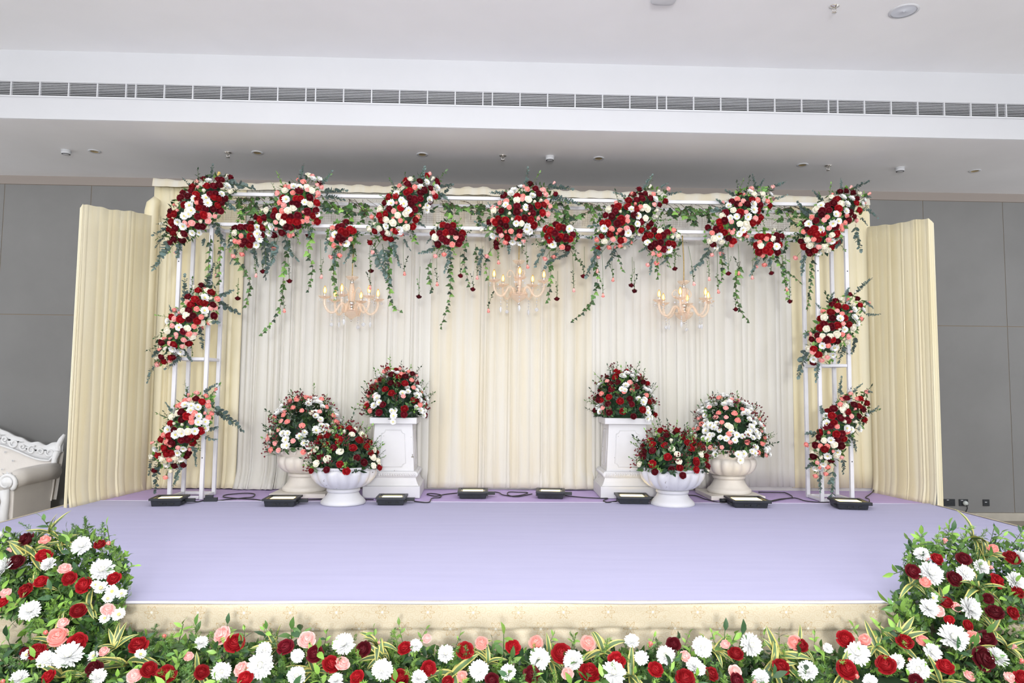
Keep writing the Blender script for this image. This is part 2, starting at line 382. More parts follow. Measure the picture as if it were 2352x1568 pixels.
b = MB(); b.add([(x_ * w_, y_ * w_, z_) for (w_, z_) in ((.95, 0), (1, -.03), (.9, -.048), (.6, -.056)) for (x_, y_) in [(.11 * (abs(cos(a)) ** .45) * (1 if cos(a) > 0 else -1), .11 * (abs(sin(a)) ** .45) * (1 if sin(a) > 0 else -1)) for a in [2 * pi * i / 32 for i in range(32)]]],
       [(i * 32 + j, i * 32 + (j + 1) % 32, (i + 1) * 32 + (j + 1) % 32, (i + 1) * 32 + j) for i in range(3) for j in range(32)] + [tuple(96 + j for j in range(32))])
ob('casing', b.mesh('casing', FACE), t)
b = MB()
for i in range(3): b.box((-.03 + i * .007, -.06, -.0575), (-.027 + i * .007, -.045, -.055))
ob('indicator', b.mesh('indicator', mat('grey_blue_mark', (.3, .33, .42), .5), False), t)

# wall sockets
def socket(u0, u1, v0, v1, label, plug=False, mark=(0.25, .8)):
    a = at(u0, v0, YW - .012); c = at(u1, v1, YW - .012); w, h = c.x - a.x, a.z - c.z
    t = thing('wall_socket', label, 'socket', ((a.x + c.x) / 2, YW - .012, (a.z + c.z) / 2), 0, 'black outlets low on the grey wall')
    bevel(ob('plate', MB().box((-w / 2, -.012, -h / 2), (w / 2, 0, h / 2)).mesh('plate', BLACKM, False), t), .003)
    ob('marking', MB().box((w * (mark[0] - .5) - .012, -.0135, h * (mark[1] - .5)), (w * (mark[0] - .5) + .016, -.0115, h * (mark[1] - .5) + .008)).mesh('marking', FACE, False), t)
    for dx in (-.02, .02):
        ob('pin_hole', MB().box((dx - .004, -.013, -.012), (dx + .004, -.0115, -.004)).mesh('pin_hole', DARK, False), t)
    return t
socket(2166, 2193, 1145.5, 1161.5, 'black double wall outlet half hidden by the right wing curtain', mark=(.35, .82))
s2 = socket(2201.5, 2223, 1146, 1161.5, 'black wall outlet with a white plug in it', mark=(.3, .8))
socket(2256.5, 2272, 1146.5, 1161.5, 'small square black wall outlet furthest right', mark=(.4, .55))
pp = at(2216, 1155, YW - .024)
t = thing('plug', 'white round plug with black cord in the middle wall outlet', 'plug', pp)
b = MB().lathe([(.03, 0), (.031, .012), (.027, .03), (.012, .038)], 16); b.v = [(x_, -z_, y_) for x_, y_, z_ in b.v]
ob('plug_body', b.mesh('plug_body', mat('white_plug', (.75, .8, .78), .4)), t)
ob('cord', MB().tube(bez([(0, -.03, -.02), (.0, -.045, -.06), (-.02, -.04, -.12), (-.03, -.03, -.3), (-.03, -.05, -.38)]), .006, 6).mesh('cord', BLACKC), t)

# ------------------------------------------------------------------ stage
YFRONT, XSL, XSR, YSB = -3.29, -4.15, 4.12, 0.95
st = thing('stage_platform', 'low stage with lavender carpet and cream brocade front', 'stage', (0, 0, 0))
ob('deck', MB().box((XSL, YFRONT + .01, S - .14), (XSR, YSB, S - .012)).mesh('deck', BROC, False), st)
cp = MB(); nx, ny = 90, 40
vs_ = []; fs_ = []
for j in range(ny + 1):
    for i in range(nx + 1):
        xx = XSL + (XSR - XSL) * i / nx; yy = YFRONT + .012 + (-.1 - YFRONT - .012) * j / ny
        zz = S - .001 + .0022 * sin(xx * 1.3 + .6 * sin(yy * 2)) * (1 if 0 < j < ny else .3)
        vs_.append((xx, yy, zz))
for j in range(ny):
    for i in range(nx):
        a = j * (nx + 1) + i; fs_.append((a, a + 1, a + nx + 2, a + nx + 1))
cp.add(vs_, fs_)
ob('front_carpet', cp.mesh('front_carpet', CARPET), st)
ob('rear_carpet', MB().box((XSL + .02, -.104, S - .012), (XSR - .02, YSB, S - .004)).mesh('rear_carpet', CARPET2, False), st)['label'] = 'darker purple carpet strip'
b = MB(); b.tube([(XSL, -.1, S + .001)] + [(XSL + i * .4, -.1 + .006 * sin(i * 1.7), S + .001) for i in range(1, 20)] + [(XSR, -.1, S + .001)], .005, 6)
ob('carpet_seam', b.mesh('carpet_seam', mat('carpet_edge', (.62, .58, .72), .9)), st)
# brocade riser: folded over the stage edge, then hanging in a slightly recessed lower drop
def riser(parent, ax, ay, bx, by, nm):
    n = 240; prof = [(-.03, .002), (-.008, .003), (.006, -.004), (.008, -.018), (.006, -.07), (.006, -.118), (.004, -.130), (.0, -.135), (.001, -.145), (.006, -.3), (.008, -.45), (.01, -.55)]
    A, B_ = Vector((ax, ay, 0)), Vector((bx, by, 0)); d = (B_ - A); Ln = d.length; d.normalize(); nrm = Vector((d.y, -d.x, 0))
    vs = []; fs = []
    for k, (o_, z_) in enumerate(prof):
        for i in range(n + 1):
            s_ = i / n * Ln
            wob = .004 * sin(s_ * 5.1) * (k > 2) + .004 * sin(s_ * 23 + 2 * sin(s_ * 3)) * (5 < k < 8) + .004 * sin(s_ * 9 + sin(s_ * 2)) * (k > 8)
            zz = .006 * sin(s_ * 1.9) + .003 * sin(s_ * 17) if 5 <= k <= 8 else (.004 * sin(s_ * 2.3) if k in (2, 3) else 0)
            q_ = A + d * s_ + nrm * (o_ + wob); vs.append((q_.x, q_.y, max(0.001, S + z_ + zz)))
    for k in range(len(prof) - 1):
        for i in range(n):
            a = k * (n + 1) + i; fs.append((a, a + n + 1, a + n + 2, a + 1))
    ob(nm, MB().add(vs, fs).mesh(nm, BROC), parent)
riser(st, XSL, YFRONT, XSR, YFRONT, 'front_skirt')
riser(st, XSR, YFRONT, XSR, YSB, 'side_skirt')
riser(st, XSL, YSB, XSL, YFRONT, 'side_skirt')
b = MB(); b.tube([(XSL, YFRONT - .004, S + .003)] + [(XSL + .2 * i, YFRONT - .003 + .003 * sin(i), S + .003 + .002 * sin(i * 1.3)) for i in range(1, 41)] + [(XSR, YFRONT - .004, S + .003)], .0075, 8)
ob('edge_tape', b.mesh('edge_tape', mat('white_edge_tape', (.8, .79, .88), .6)), st)

# ------------------------------------------------------------------ curtains
def fold_profile(L, lo, hi, seed):
    r = random.Random(seed); xs = [0.0]
    while xs[-1] < L: xs.append(xs[-1] + r.uniform(lo, hi) * (0.45 if r.random() < .3 else 1))
    amp = [r.uniform(.35, 1) for _ in xs]; sk = [r.uniform(-.3, .3) for _ in xs]; dr = [r.uniform(-1, 1) for _ in xs]
    return xs, amp, sk, dr
def drape(A, B_, zt0, zt1, zb, amp, lo, hi, seed, nz=16, puddle=0.0, drift=.03, top_soft=.35):
    """pleated cloth from A to B (ground points); returns MB"""
    A = Vector((*A, 0)); B_ = Vector((*B_, 0)); d = B_ - A; L_ = d.length; d.normalize(); nrm = Vector((d.y, -d.x, 0))
    xs, am, sk, dr = fold_profile(L_, lo, hi, seed)
    cols = []
    for i in range(len(xs) - 1):
        for t in (0, .05, .16, .34, .55, .75, .9):
            cols.append((i, t))
    r = random.Random(seed + 5); vs = []; fs = []; rows = []
    for k in range(nz + 1):
        h = k / nz; rows.append(h ** 1.4 if puddle else h)
    for h in rows:                               # h=0 bottom
        for (i, t) in cols:
            x_ = xs[i] + (xs[i + 1] - xs[i]) * t
            x_ += drift * dr[i] * (1 - h) * sin(pi * x_ / L_) * (1 - t) + drift * dr[i + 1] * (1 - h) * sin(pi * x_ / L_) * t
            x_ = min(max(x_, 0), L_)
            bul = (1 - abs(2 * t - 1 + sk[i] * (1 - abs(2 * t - 1))) ** 2.6)
            a_ = amp * am[i] * (top_soft + (1 - top_soft) * (1 - h) ** .6)
            o_ = a_ * bul + .3 * amp * sin(x_ * 7 + 2.2 * h) * (1 - h)
            zt = zt0 + (zt1 - zt0) * x_ / L_
            z_ = zb + (zt - zb) * h
            if puddle and h < .07:
                o_ += puddle * ((.07 - h) / .07) ** 1.5 * (.4 + .6 * am[i]); z_ += .012 * am[i] * sin(t * pi)
            if h == 1: z_ += .006 * sin(x_ * 11) + .004 * sin(x_ * 29)
            q_ = A + d * x_ + nrm * o_
            vs.append((q_.x, q_.y, z_))
    nc = len(cols)
    for k in range(nz):
        for i in range(nc - 1):
            a = k * nc + i; fs.append((a, a + 1, a + nc + 1, a + nc))
    mb = MB(); mb.add(vs, fs); return mb
YB = .82
bd = thing('backdrop_frame', 'tall plain backdrop board standing behind the hanging cream curtains', 'backdrop frame', (0, 0, 0))
ob('board', MB().box((-3.97, YB + .02, S - .004), (4.02, YB + .07, 3.30 + S)).mesh('board', mat('cream_board', (.7, .66, .55), .8), False), bd)
ob('bottom_rail', MB().box((-3.97, YB - .02, S - .004), (4.02, YB + .02, S + .045)).mesh('bottom_rail', mat('pale_rail', (.62, .6, .58), .6), False), bd)
def curtain(x0_, x1_, m, zt, zb, amp, lo, hi, seed, label, puddle=0, y=YB - .03):
    amp *= .62; lo *= .8; hi *= .85
    mb = drape((x0_, y), (x1_, y), zt, zt - (x1_ - x0_) * .004, zb, amp, lo, hi, seed, puddle=puddle)
    o = ob('curtain', mb.mesh('curtain', m), None)
    md = o.modifiers.new('thick', 'SOLIDIFY'); md.thickness = .004; md.offset = -1
    tag(o, label, 'curtain', 'cream curtains across the backdrop'); return o
curtain(-4.0, -2.98, SATIN_Y, 3.345 + S, S + .002, .05, .07, .17, 3, 'yellow cream curtain at the left end of the backdrop behind the left posts', .05, YB - .055)
curtain(-3.0, -2.35, SATIN_W, 3.335 + S, S + .002, .055, .06, .13, 8, 'narrow ivory curtain bunched on the carpet beside the left posts', .13, YB - .04)
curtain(-2.37, -.92, SATIN_W, 3.33 + S, S + .004, .035, .05, .15, 21, 'ivory curtain behind the left urn and the left pedestal')
curtain(-.94, .30, SATIN_C, 3.325 + S, S + .012, .04, .07, .19, 34, 'cream curtain behind the middle chandelier and the left centre floodlight', 0.03)
curtain(.28, .88, SATIN_C, 3.32 + S, S + .012, .045, .06, .16, 41, 'narrow cream curtain just left of the right pedestal', .08)
curtain(.86, 2.12, SATIN_W, 3.32 + S, S + .015, .035, .05, .15, 55, 'ivory curtain behind the right pedestal and the right chandelier', .02)
curtain(2.1, 3.12, SATIN_W, 3.31 + S, S + .04, .03, .09, .2, 62, 'ivory curtain behind the tall right urn', 0)
curtain(3.1, 4.05, SATIN_Y, 3.30 + S, S + .03, .035, .08, .2, 77, 'cream curtain at the right end of the backdrop behind the right posts', 0)
# top valance folded over the board
vb = MB(); n = 160; vv = []
prof = [(-.072, -.075), (-.07, -.05), (-.065, -.02), (-.055, .012), (-.01, .022), (.06, .018), (.08, -.02)]
for k, (oy, oz) in enumerate(prof):
    for i in range(n + 1):
        xx = -3.99 + 8.03 * i / n; ruf = .012 * sin(xx * 9 + sin(xx * 23)) + .009 * sin(xx * 31)
        vv.append((xx, YB + oy - .03 * abs(sin(xx * 3.1 + .5 * sin(xx * 1.7))) ** 3 - (.06 if xx < -3.55 else 0), 3.345 + S - .0055 * (xx + 4) + oz + ruf * (.8 if k in (3, 4, 5) else .3)))
vb.add(vv, [(k * (n + 1) + i, k * (n + 1) + i + 1, (k + 1) * (n + 1) + i + 1, (k + 1) * (n + 1) + i) for k in range(len(prof) - 1) for i in range(n)])
o = ob('valance', vb.mesh('valance', SATIN_C), None); tag(o, 'cream cloth strip folded over the top edge of the backdrop', 'valance')
# wings
def wing(A, B_, ztA, ztB, m, seed, label, outx):
    t = thing('wing_curtain', label, 'curtain', (0, 0, 0), 0, 'side wing curtains')
    o = ob('cloth', drape(A, B_, ztA + S, ztB + S, S - .012, .014, .05, .16, seed, nz=18, puddle=.03, drift=.05).mesh('cloth', m), t)
    md = o.modifiers.new('thick', 'SOLIDIFY'); md.thickness = .004
    near = A if A[1] < B_[1] else B_; zn = (ztA if A[1] < B_[1] else ztB) + S
    a_, b_ = ((near[0] + outx, near[1] + .02), (near[0] + .012, near[1] - .012)) if outx < 0 else ((near[0] - .012, near[1] - .012), (near[0] + outx, near[1] + .02))
    rc = drape(a_, b_, zn - (.03 if outx < 0 else 0), zn - (0 if outx < 0 else .05), S - .012, .008, .03, .05, seed + 3, nz=10, drift=.0)
    ob('return_cloth', rc.mesh('return_cloth', m), t)
wing((-4.03, -.5), (-3.90, .72), 2.745, 2.95, SATIN_Y, 91, 'yellow cream wing curtain closing the left side of the stage', -.035)
wing((3.97, .70), (4.115, -.17), 2.95, 2.84, SATIN_Y, 97, 'smooth yellow cream wing curtain closing the right side of the stage', .065)
ob_f = MB().box((-3.98, .70, S), (-3.9, .76, 3.05 + S))
t = thing('curtain_post', 'rounded yellow cloth wrapped post between left wing and backdrop', 'post', (0, 0, 0))
b = MB(); b.tube([(-3.95, .62, S), (-3.95, .62, 2.98 + S), (-3.94, .62, 3.05 + S), (-3.90, .63, 3.12 + S)], [.07, .07, .065, .04], 12)
ob('cloth_wrap', b.mesh('cloth_wrap', SATIN_Y), t)

# ------------------------------------------------------------------ white steel frame
CWF, WF, HB, HT, PB = .305, 6.708, 2.70, 3.007, .036
FX0 = -3.354
fr = thing('flower_arch', 'white square-tube arch frame standing on the stage carrying the flowers', 'frame', (0, 0, S))
def bar(nm, a, b, w=PB):
    if nm == 'beam': w = PB - .002; a = (a[0] - .001, a[1], a[2]); b = (b[0] + .001, b[1], b[2])
    mb = MB(); lo = [min(a[i], b[i]) - w / 2 for i in range(3)]; hi = [max(a[i], b[i]) + w / 2 for i in range(3)]
    mb.box(lo, hi); return bevel(ob(nm, mb.mesh(nm, WHITE_METAL, False), fr), .004)
for cx in (FX0, FX0 + CWF, FX0 + WF - CWF, FX0 + WF):
    for cy in (0, CWF):
        zt = HT if cx in (FX0, FX0 + WF) else HB - PB
        bar('post', (cx, cy, PB / 2 if True else 0), (cx, cy, zt))
for z_ in (HB, HT):
    for cy in (0, CWF): bar('beam', (FX0, cy, z_), (FX0 + WF, cy, z_))
nb = [i for i in range(1, 6)]
for i in nb:
    xx = FX0 + WF * i / 6
    bar('cross_tie', (xx, PB, HB), (xx, CWF - PB, HB), .03); bar('cross_tie', (xx, PB, HT), (xx, CWF - PB, HT), .03); bar('cross_tie', (xx, CWF, HB + PB), (xx, CWF, HT - PB), .03)
for cx0 in (FX0, FX0 + WF - CWF):
    for z_ in (PB / 2, 1.36):
        for cy in (0, CWF): bar('brace', (cx0 + PB, cy, z_), (cx0 + CWF - PB, cy, z_), .03)
        for cx in (cx0, cx0 + CWF): bar('brace', (cx, PB, z_), (cx, CWF - PB, z_), .03)
    for cx in (cx0, cx0 + CWF): bar('brace', (cx, PB, HB), (cx, CWF - PB, HB), .03)
    for cx in (cx0 + CWF, cx0):
        for z_ in (.4, 2.32): ob('bolt_hole', MB().lathe([(.006, 0), (.006, .002)], 8).mesh('bolt_hole', DARK), fr, (cx, -PB / 2, z_), Quaternion((1, 0, 0), pi / 2))
# wire netting over the top and back of the beam
nb_ = MB(); zt = HT + .02
def wire(a, b): nb_.tube([a, b], .0011, 3, cap=False)
xa, xb_ = FX0 + .1, FX0 + WF - .1
for i in range(9): wire((xa, .01 + i * .034, zt), (xb_, .01 + i * .034, zt))
for i in range(8): wire((xa, CWF + .022, HT - .02 - i * .022), (xb_, CWF + .022, HT - .02 - i * .022))
k = int((xb_ - xa) / .019)
for i in range(k + 1):
    xx = xa + (xb_ - xa) * i / k
    nb_.tube([(xx, 0, zt), (xx, CWF + .022, zt), (xx + rnd.uniform(-.01, .01), CWF + .022, HT - .18 + rnd.uniform(-.01, .02))], .0011, 3, cap=False)
o = ob('wire_netting', nb_.mesh('wire_netting', wire_alpha(), False), fr); o['kind'] = 'stuff'

# ------------------------------------------------------------------ flower kit
def patch(mb, phi, hw, R0, R1, z0, z1, curl, droop, m=0, ns=4, nt=3, r=rnd):
    vs = []; fs = []; tw = r.uniform(-.06, .06)
    for j in range(nt + 1):
        t_ = j / nt
        for i in range(ns + 1):
            s_ = i / ns * 2 - 1
            a = phi + hw * s_ * (.55 + .45 * sin(t_ * pi * .62)) * (1 - .25 * t_ * t_) + tw * t_
            rho = R0 + (R1 - R0) * t_ ** .75 + curl * t_ ** 3 * (1 - .35 * s_ * s_)
            z = z0 + (z1 - z0) * t_ ** .8 - droop * t_ ** 4 - .10 * (s_ * s_) * t_ * t_ + r.uniform(-.012, .012) * t_
            vs.append((rho * cos(a), rho * sin(a), z))
    for j in range(nt):
        for i in range(ns):
            a = j * (ns + 1) + i; fs.append((a, a + 1, a + ns + 2, a + ns + 1))
    mb.add(vs, fs, m)
def calyx(mb, z, r0, m, stem=.35):
    mb.lathe([(r0 * .35, z - .16), (r0 * .8, z - .1), (r0, z)], 6, m=m, cap=False)
    mb.tube([(0, 0, z - .12), (.02, .01, z - .12 - stem)], .035, 4, m)
    for i in range(5):
        a = 2 * pi * i / 5; c, s_ = cos(a), sin(a)
        mb.add([(r0 * .8 * c - .06 * s_, r0 * .8 * s_ + .06 * c, z - .05), (r0 * .8 * c + .06 * s_, r0 * .8 * s_ - .06 * c, z - .05), (r0 * 2.0 * c, r0 * 2.0 * s_, z + .0)], [(0, 1, 2)], m)
def rose_mesh(nm, m, seed, openness=1.0):
    r = random.Random(seed); mb = MB()
    mb.lathe([(.1, -.3), (.27, -.16), (.31, -.03), (.24, .1), (.16, .19), (.10, .235), (.05, .27), (.004, .30)], 10, cap=False)
    rings = [(3, .05, .10, .34, -.035, 0, 1.35), (3, .06, .16, .34, -.01, .01, 1.25), (4, .08, .21, .31, .03, .02, 1.0), (4, .10, .28, .27, .045, .04, .98), (5, .12, .34, .20, .075, .07, .85), (5, .14, .38, .11, .11, .11, .8)]
    a0 = r.uniform(0, 6)
    for k, (n, R0, R1, z1, cu, dr, hw) in enumerate(rings):
        a0 += .7
        for i in range(n): patch(mb, a0 + 2 * pi * i / n + r.uniform(-.15, .15), hw, R0, R1 * openness + r.uniform(-.02, .02), -.3, z1 + r.uniform(-.03, .03), cu * openness, dr, r=r)
    calyx(mb, -.26, .15, 1); return mb.mesh(nm, [m, STEM])
def bud_mesh(nm, m, seed):
    r = random.Random(seed); mb = MB()
    mb.lathe([(.05, -.45), (.2, -.25), (.22, .05), (.12, .38), (.01, .42)], 8, cap=False)
    for k, (n, R1, z1, cu) in enumerate([(3, .17, .46, .0), (3, .24, .42, .03), (3, .28, .33, .08)]):
        for i in range(n): patch(mb, k * .9 + 2 * pi * i / n, 1.15, .1, R1, -.48, z1, cu, cu * .6, r=r)
    calyx(mb, -.42, .17, 1); return mb.mesh(nm, [m, STEM])
def mum_mesh(nm, seed, daisy=False, m=None):
    r = random.Random(seed); mb = MB()
    layers = [(20, .5, 4, .13), (18, .45, 22, .13), (14, .34, 45, .12)] if daisy else [(24, .5, -12, .11), (24, .5, 8, .11), (22, .46, 26, .11), (18, .40, 44, .1), (14, .33, 60, .09), (9, .25, 76, .08)]
    for n, Ln, el, w in layers:
        for i in range(n):
            a = 2 * pi * (i + r.uniform(-.3, .3)) / n; e = radians(el + r.uniform(-9, 9)); l = Ln * r.uniform(.86, 1.06)
            d = Vector((cos(a) * cos(e), sin(a) * cos(e), sin(e))); sd = Vector((-sin(a), cos(a), 0)); up = Vector((0, 0, 1)) if el < 60 else Vector((cos(a), sin(a), 0)) * -1
            b0 = d * l * .12 + Vector((0, 0, -.05)); p1 = d * l * .6 - up * .02; p2 = d * l * .88 + up * .03; p3 = d * l + up * .06
            wv = w / 2 * r.uniform(.85, 1.15)
            mb.add([b0 - sd * wv * .4, b0 + sd * wv * .4, p1 - sd * wv + up * .025, p1 + sd * wv + up * .025, p2 - sd * wv * .85 + up * .03, p2 + sd * wv * .85 + up * .03, p3], [(0, 1, 3, 2), (2, 3, 5, 4), (4, 5, 6)], 0)
    if daisy: mb.lathe([(.13, .06), (.12, .12), (.07, .16), (.003, .17)], 10, m=1, cap=False)
    else: mb.lathe([(.12, .1), (.08, .2), (.003, .23)], 8, m=2, cap=False)
    mb.lathe([(.05, -.28), (.16, -.12), (.2, -.04)], 6, m=3, cap=False); mb.tube([(0, 0, -.2), (.02, 0, -.6)], .03, 4, 3)
    return mb.mesh(nm, [m or WPET, MUMC, hued('cream_mum_heart', (.88, .88, .70), .05), STEM], smooth=False)
def leaf_pts(L_, w, fold=.18, bend=.2):
    out = []; ts = (0, .12, .35, .6, .82, 1); ws = (.08, .5, 1, .9, .45, 0)
    for t_, ww in zip(ts, ws):
        z = L_ * t_ * (1 - bend * .25 * t_); y = -bend * L_ * t_ * t_
        out.append(((-w * ww, y + fold * w * ww, z), (0, y, z), (w * ww, y + fold * w * ww, z)))
    vs = []; fs = []
    for a in out: vs += list(a)
    for k in range(len(out) - 1):
        for j in (0, 1): fs.append((k * 3 + j, k * 3 + j + 1, k * 3 + 4 + j, k * 3 + 3 + j))
    return vs, fs
def tf(vs, q, loc, s=1.0): return [Vector(loc) + q @ (Vector(p_) * s) for p_ in vs]
def leaf_mesh(nm, m, L_, w, **k):
    v, f = leaf_pts(L_, w, **k); return MB().add(v, f).mesh(nm, m)
def sprig_mesh(nm, m, L_, n, ll, lw, seed, pair=False, m2=STEM, rnd_leaf=False, taper=.55):
    r = random.Random(seed); mb = MB(); bx, by = r.uniform(-.25, .25) * L_, r.uniform(-.25, .25) * L_
    P = lambda t_: Vector((bx * t_ * t_, by * t_ * t_, L_ * t_))
    mb.tube([P(i / 5) for i in range(6)], [.0022] * 5 + [.0012], 4, 1)
    for i in range(n):
        t_ = .08 + .92 * (i + .5) / n
        for k in range(2 if pair else 1):
            a = i * 2.4 + k * pi + r.uniform(-.4, .4); el = r.uniform(.35, .95)
            d = Vector((cos(a) * cos(el), sin(a) * cos(el), sin(el))); q = aim(d, r.uniform(-.6, .6)); sc_ = (1 - taper * t_) * r.uniform(.8, 1.15)
            if rnd_leaf:
                v = [(0, 0, 0)] + [(lw * sin(b_), .15 * lw * sin(b_) ** 2, ll * (.5 - .5 * cos(b_))) for b_ in (.7, 1.4, 2.2, pi, 4.08, 4.88, 5.58)]
                f = [(0, 1, 2, 3), (0, 3, 4), (0, 4, 5), (0, 5, 6, 7)]
            else: v, f = leaf_pts(ll, lw)
            mb.add(tf(v, q, P(t_), sc_), f, 0)
    if not pair or True:
        v, f = leaf_pts(ll * .6, lw * .6); mb.add(tf(v, aim((0, 0, 1), 0), P(1)), f, 0)
    return mb.mesh(nm, [m, m2])
def fern_mesh(nm, m, L_, seed):
    r = random.Random(seed); mb = MB(); b = r.uniform(-.3, .3)
    P = lambda t_: Vector((b * L_ * t_ * t_, 0, L_ * t_)); mb.tube([P(i / 5) for i in range(6)], .0012, 3, 1)
    for i in range(15):
        t_ = .1 + .9 * i / 15; a = r.uniform(0, 6.28); bd_ = Vector((cos(a), sin(a), .8)).normalized(); l = .05 * (1 - .6 * t_)
        c = P(t_); e = c + bd_ * l; mb.tube([c, e], .0008, 3, 1, cap=False)
        for k in range(14):
            p0 = c + bd_ * l * (k + 1) / 14; dd = Vector((r.uniform(-1, 1), r.uniform(-1, 1), r.uniform(-.2, 1))).normalized() * .02; sd = dd.orthogonal().normalized() * .0016
            mb.add([p0 - sd, p0 + sd, p0 + dd], [(0, 1, 2)], 0)
    return mb.mesh(nm, [m, STEM], smooth=False)
def berry_mesh(nm, seed):
    r = random.Random(seed); mb = MB()
    for i in range(9):
        e = Vector((r.uniform(-.035, .035), r.uniform(-.035, .035), r.uniform(.02, .06))); mb.tube([(0, 0, -.05), e * .5, e], .001, 3, 1, cap=False); mb.ball(e, r.uniform(.005, .008), 6, 4, 0)
    return mb.mesh(nm, [BERRY, STEM])
def dleaf_mesh(nm, L_, w, bend):
    """striped dracaena leaf: green centre with yellow margins"""
    vs = []; fs = []; ms = []; n = 7
    for k in range(n + 1):
        t_ = k / n; ww = w * (sin(pi * min(1, .15 + .85 * t_)) ** .7 if t_ < 1 else 0) ; a = bend * t_ ** 1.3
        z = L_ * sin(a) / bend if abs(bend) > .01 else L_ * t_; y = -L_ * (1 - cos(a)) / bend if abs(bend) > .01 else 0
        for f_ in (-1, -.55, 0, .55, 1): vs.append((ww * f_, y + abs(f_) * ww * .35, z))
    mb = MB()
    mb.add(vs, [])
    for k in range(n):
        for j in range(4):
            a = k * 5 + j; mb.f.append((a, a + 1, a + 6, a + 5)); mb.m.append(0 if j in (0, 3) else 1)
    return mb.mesh(nm, [YEDGE, DSTRIPE])
def ivy_leaf_mesh(nm, m, seed):
    r = random.Random(seed)
    pts = [(0, 0), (.33, -.10), (.5, .22), (.27, .40), (.22, .62), (0, 1.0), (-.22, .62), (-.27, .40), (-.5, .22), (-.33, -.10)]
    vs = [(0, -.06, .32)] + [(x_ * .95, r.uniform(-.03, .03) + .12 * abs(x_), y_) for x_, y_ in pts]
    return MB().add(vs, [(0, i, i % 10 + 1) for i in range(1, 11)]).mesh(nm, m, smooth=False)

F = {}
F['red'] = [rose_mesh('red_rose', RED, s) for s in (1, 2, 3)]
F['dark'] = [rose_mesh('crimson_rose', DRED, s) for s in (4, 5)]
F['pink'] = [rose_mesh('pink_rose', PINK, s, .9) for s in (6, 7)]
F['lpink'] = [rose_mesh('pale_pink_rose', LPINK, 8, .85), rose_mesh('pale_pink_rose', LPINK, 9)]
F['pbud'] = [bud_mesh('pink_rosebud', LPINK, 10), bud_mesh('pink_rosebud', PINK, 11)]
F['rbud'] = [bud_mesh('red_rosebud', DRED, 12)]
F['ivory'] = [rose_mesh('white_rose', IVORY, s) for s in (13, 14)]
F['wbud'] = [bud_mesh('white_rosebud', IVORY, 15)]
F['ybud'] = [bud_mesh('yellow_rosebud', hued('yellow_petal', (.95, .70, .22), .05), 21)]
F['mum'] = [mum_mesh('white_chrysanthemum', s) for s in (16, 17, 18)]
F['daisy'] = [mum_mesh('white_daisy', s, True) for s in (19, 20)]
FN = dict(ybud='yellow_rosebud', red='red_rose', dark='crimson_rose', pink='pink_rose', lpink='pale_pink_rose', pbud='pink_rosebud', rbud='red_rosebud', ivory='white_rose', wbud='white_rosebud', mum='white_chrysanthemum', daisy='white_daisy')
EUCS = [sprig_mesh('eucalyptus_sprig', EUC, .26, 11, .054, .025, s, True, rnd_leaf=True, taper=.5) for s in (1, 2, 3)]
LSP = [sprig_mesh('leafy_sprig', m_, .17, 9, .055, .013, s) for s, m_ in ((4, LEAF), (5, LEAFL), (6, LEAFD))]
FERN = [fern_mesh('fern_sprig', FLEAFL, .2, 1), fern_mesh('fern_sprig', FLEAF, .2, 2)]
BERR = [berry_mesh('pompon_spray', s) for s in (1, 2, 3)]
DLEAF = [dleaf_mesh('leaf', .2, .022, b_) for b_ in (.5, 1.1, 1.9)]
IVYL = [ivy_leaf_mesh('leaf', IVY, 1), ivy_leaf_mesh('leaf', IVY, 2), ivy_leaf_mesh('leaf', LEAF, 3), ivy_leaf_mesh('leaf', LEAFD, 4), ivy_leaf_mesh('leaf', LEAFL, 5)]
BLEAF = [leaf_mesh('leaf', FLEAF, .07, .0135), leaf_mesh('leaf', FLEAFL, .062, .0125), leaf_mesh('leaf', FLEAFD, .078, .0155)]

def put(par, me, name, p, d, s, roll=None):
    return ob(name, me, par, Vector(p) - par.location, aim(d, roll), s)
def bloom(par, kind, p, d, diam):
    return put(par, rnd.choice(F[kind]), FN[kind], p, d, diam)
def sprig(par, meshes, name, a, b, length=.26):
    a, b = Vector(a), Vector(b); d = b - a
    return put(par, rnd.choice(meshes), name, a, d, d.length / length)
def foliage(par, pts, ll, lw, mats, name='foliage', spread=.8):
    """many small leaves round the flowers, joined: nobody could count them"""
    mb = MB()
    for p, nrm in pts:
        nrm = Vector(nrm); nrm.normalize(); w_ = Vector((rnd.gauss(0, 1), rnd.gauss(0, 1), rnd.gauss(0, 1))); w_ -= nrm * w_.dot(nrm); d = (w_.normalized() * spread + nrm * rnd.uniform(.15, .7)).normalized()
        s_ = rnd.uniform(.7, 1.25); v, f = leaf_pts(ll, lw)
        y_ = (-nrm + d * nrm.dot(d)); y_ = y_.normalized() if y_.length > 1e-3 else d.orthogonal().normalized()
        q_ = Matrix((y_.cross(d), y_, d)).transposed().to_quaternion() @ Quaternion((0, 0, 1), rnd.uniform(-.7, .7))
        mb.add(tf(v, q_, Vector(p) - par.location - d * ll * .4, s_), f, rnd.randrange(len(mats)))
    o = ob(name, mb.mesh(name, mats), par); o['kind'] = 'stuff'; return o

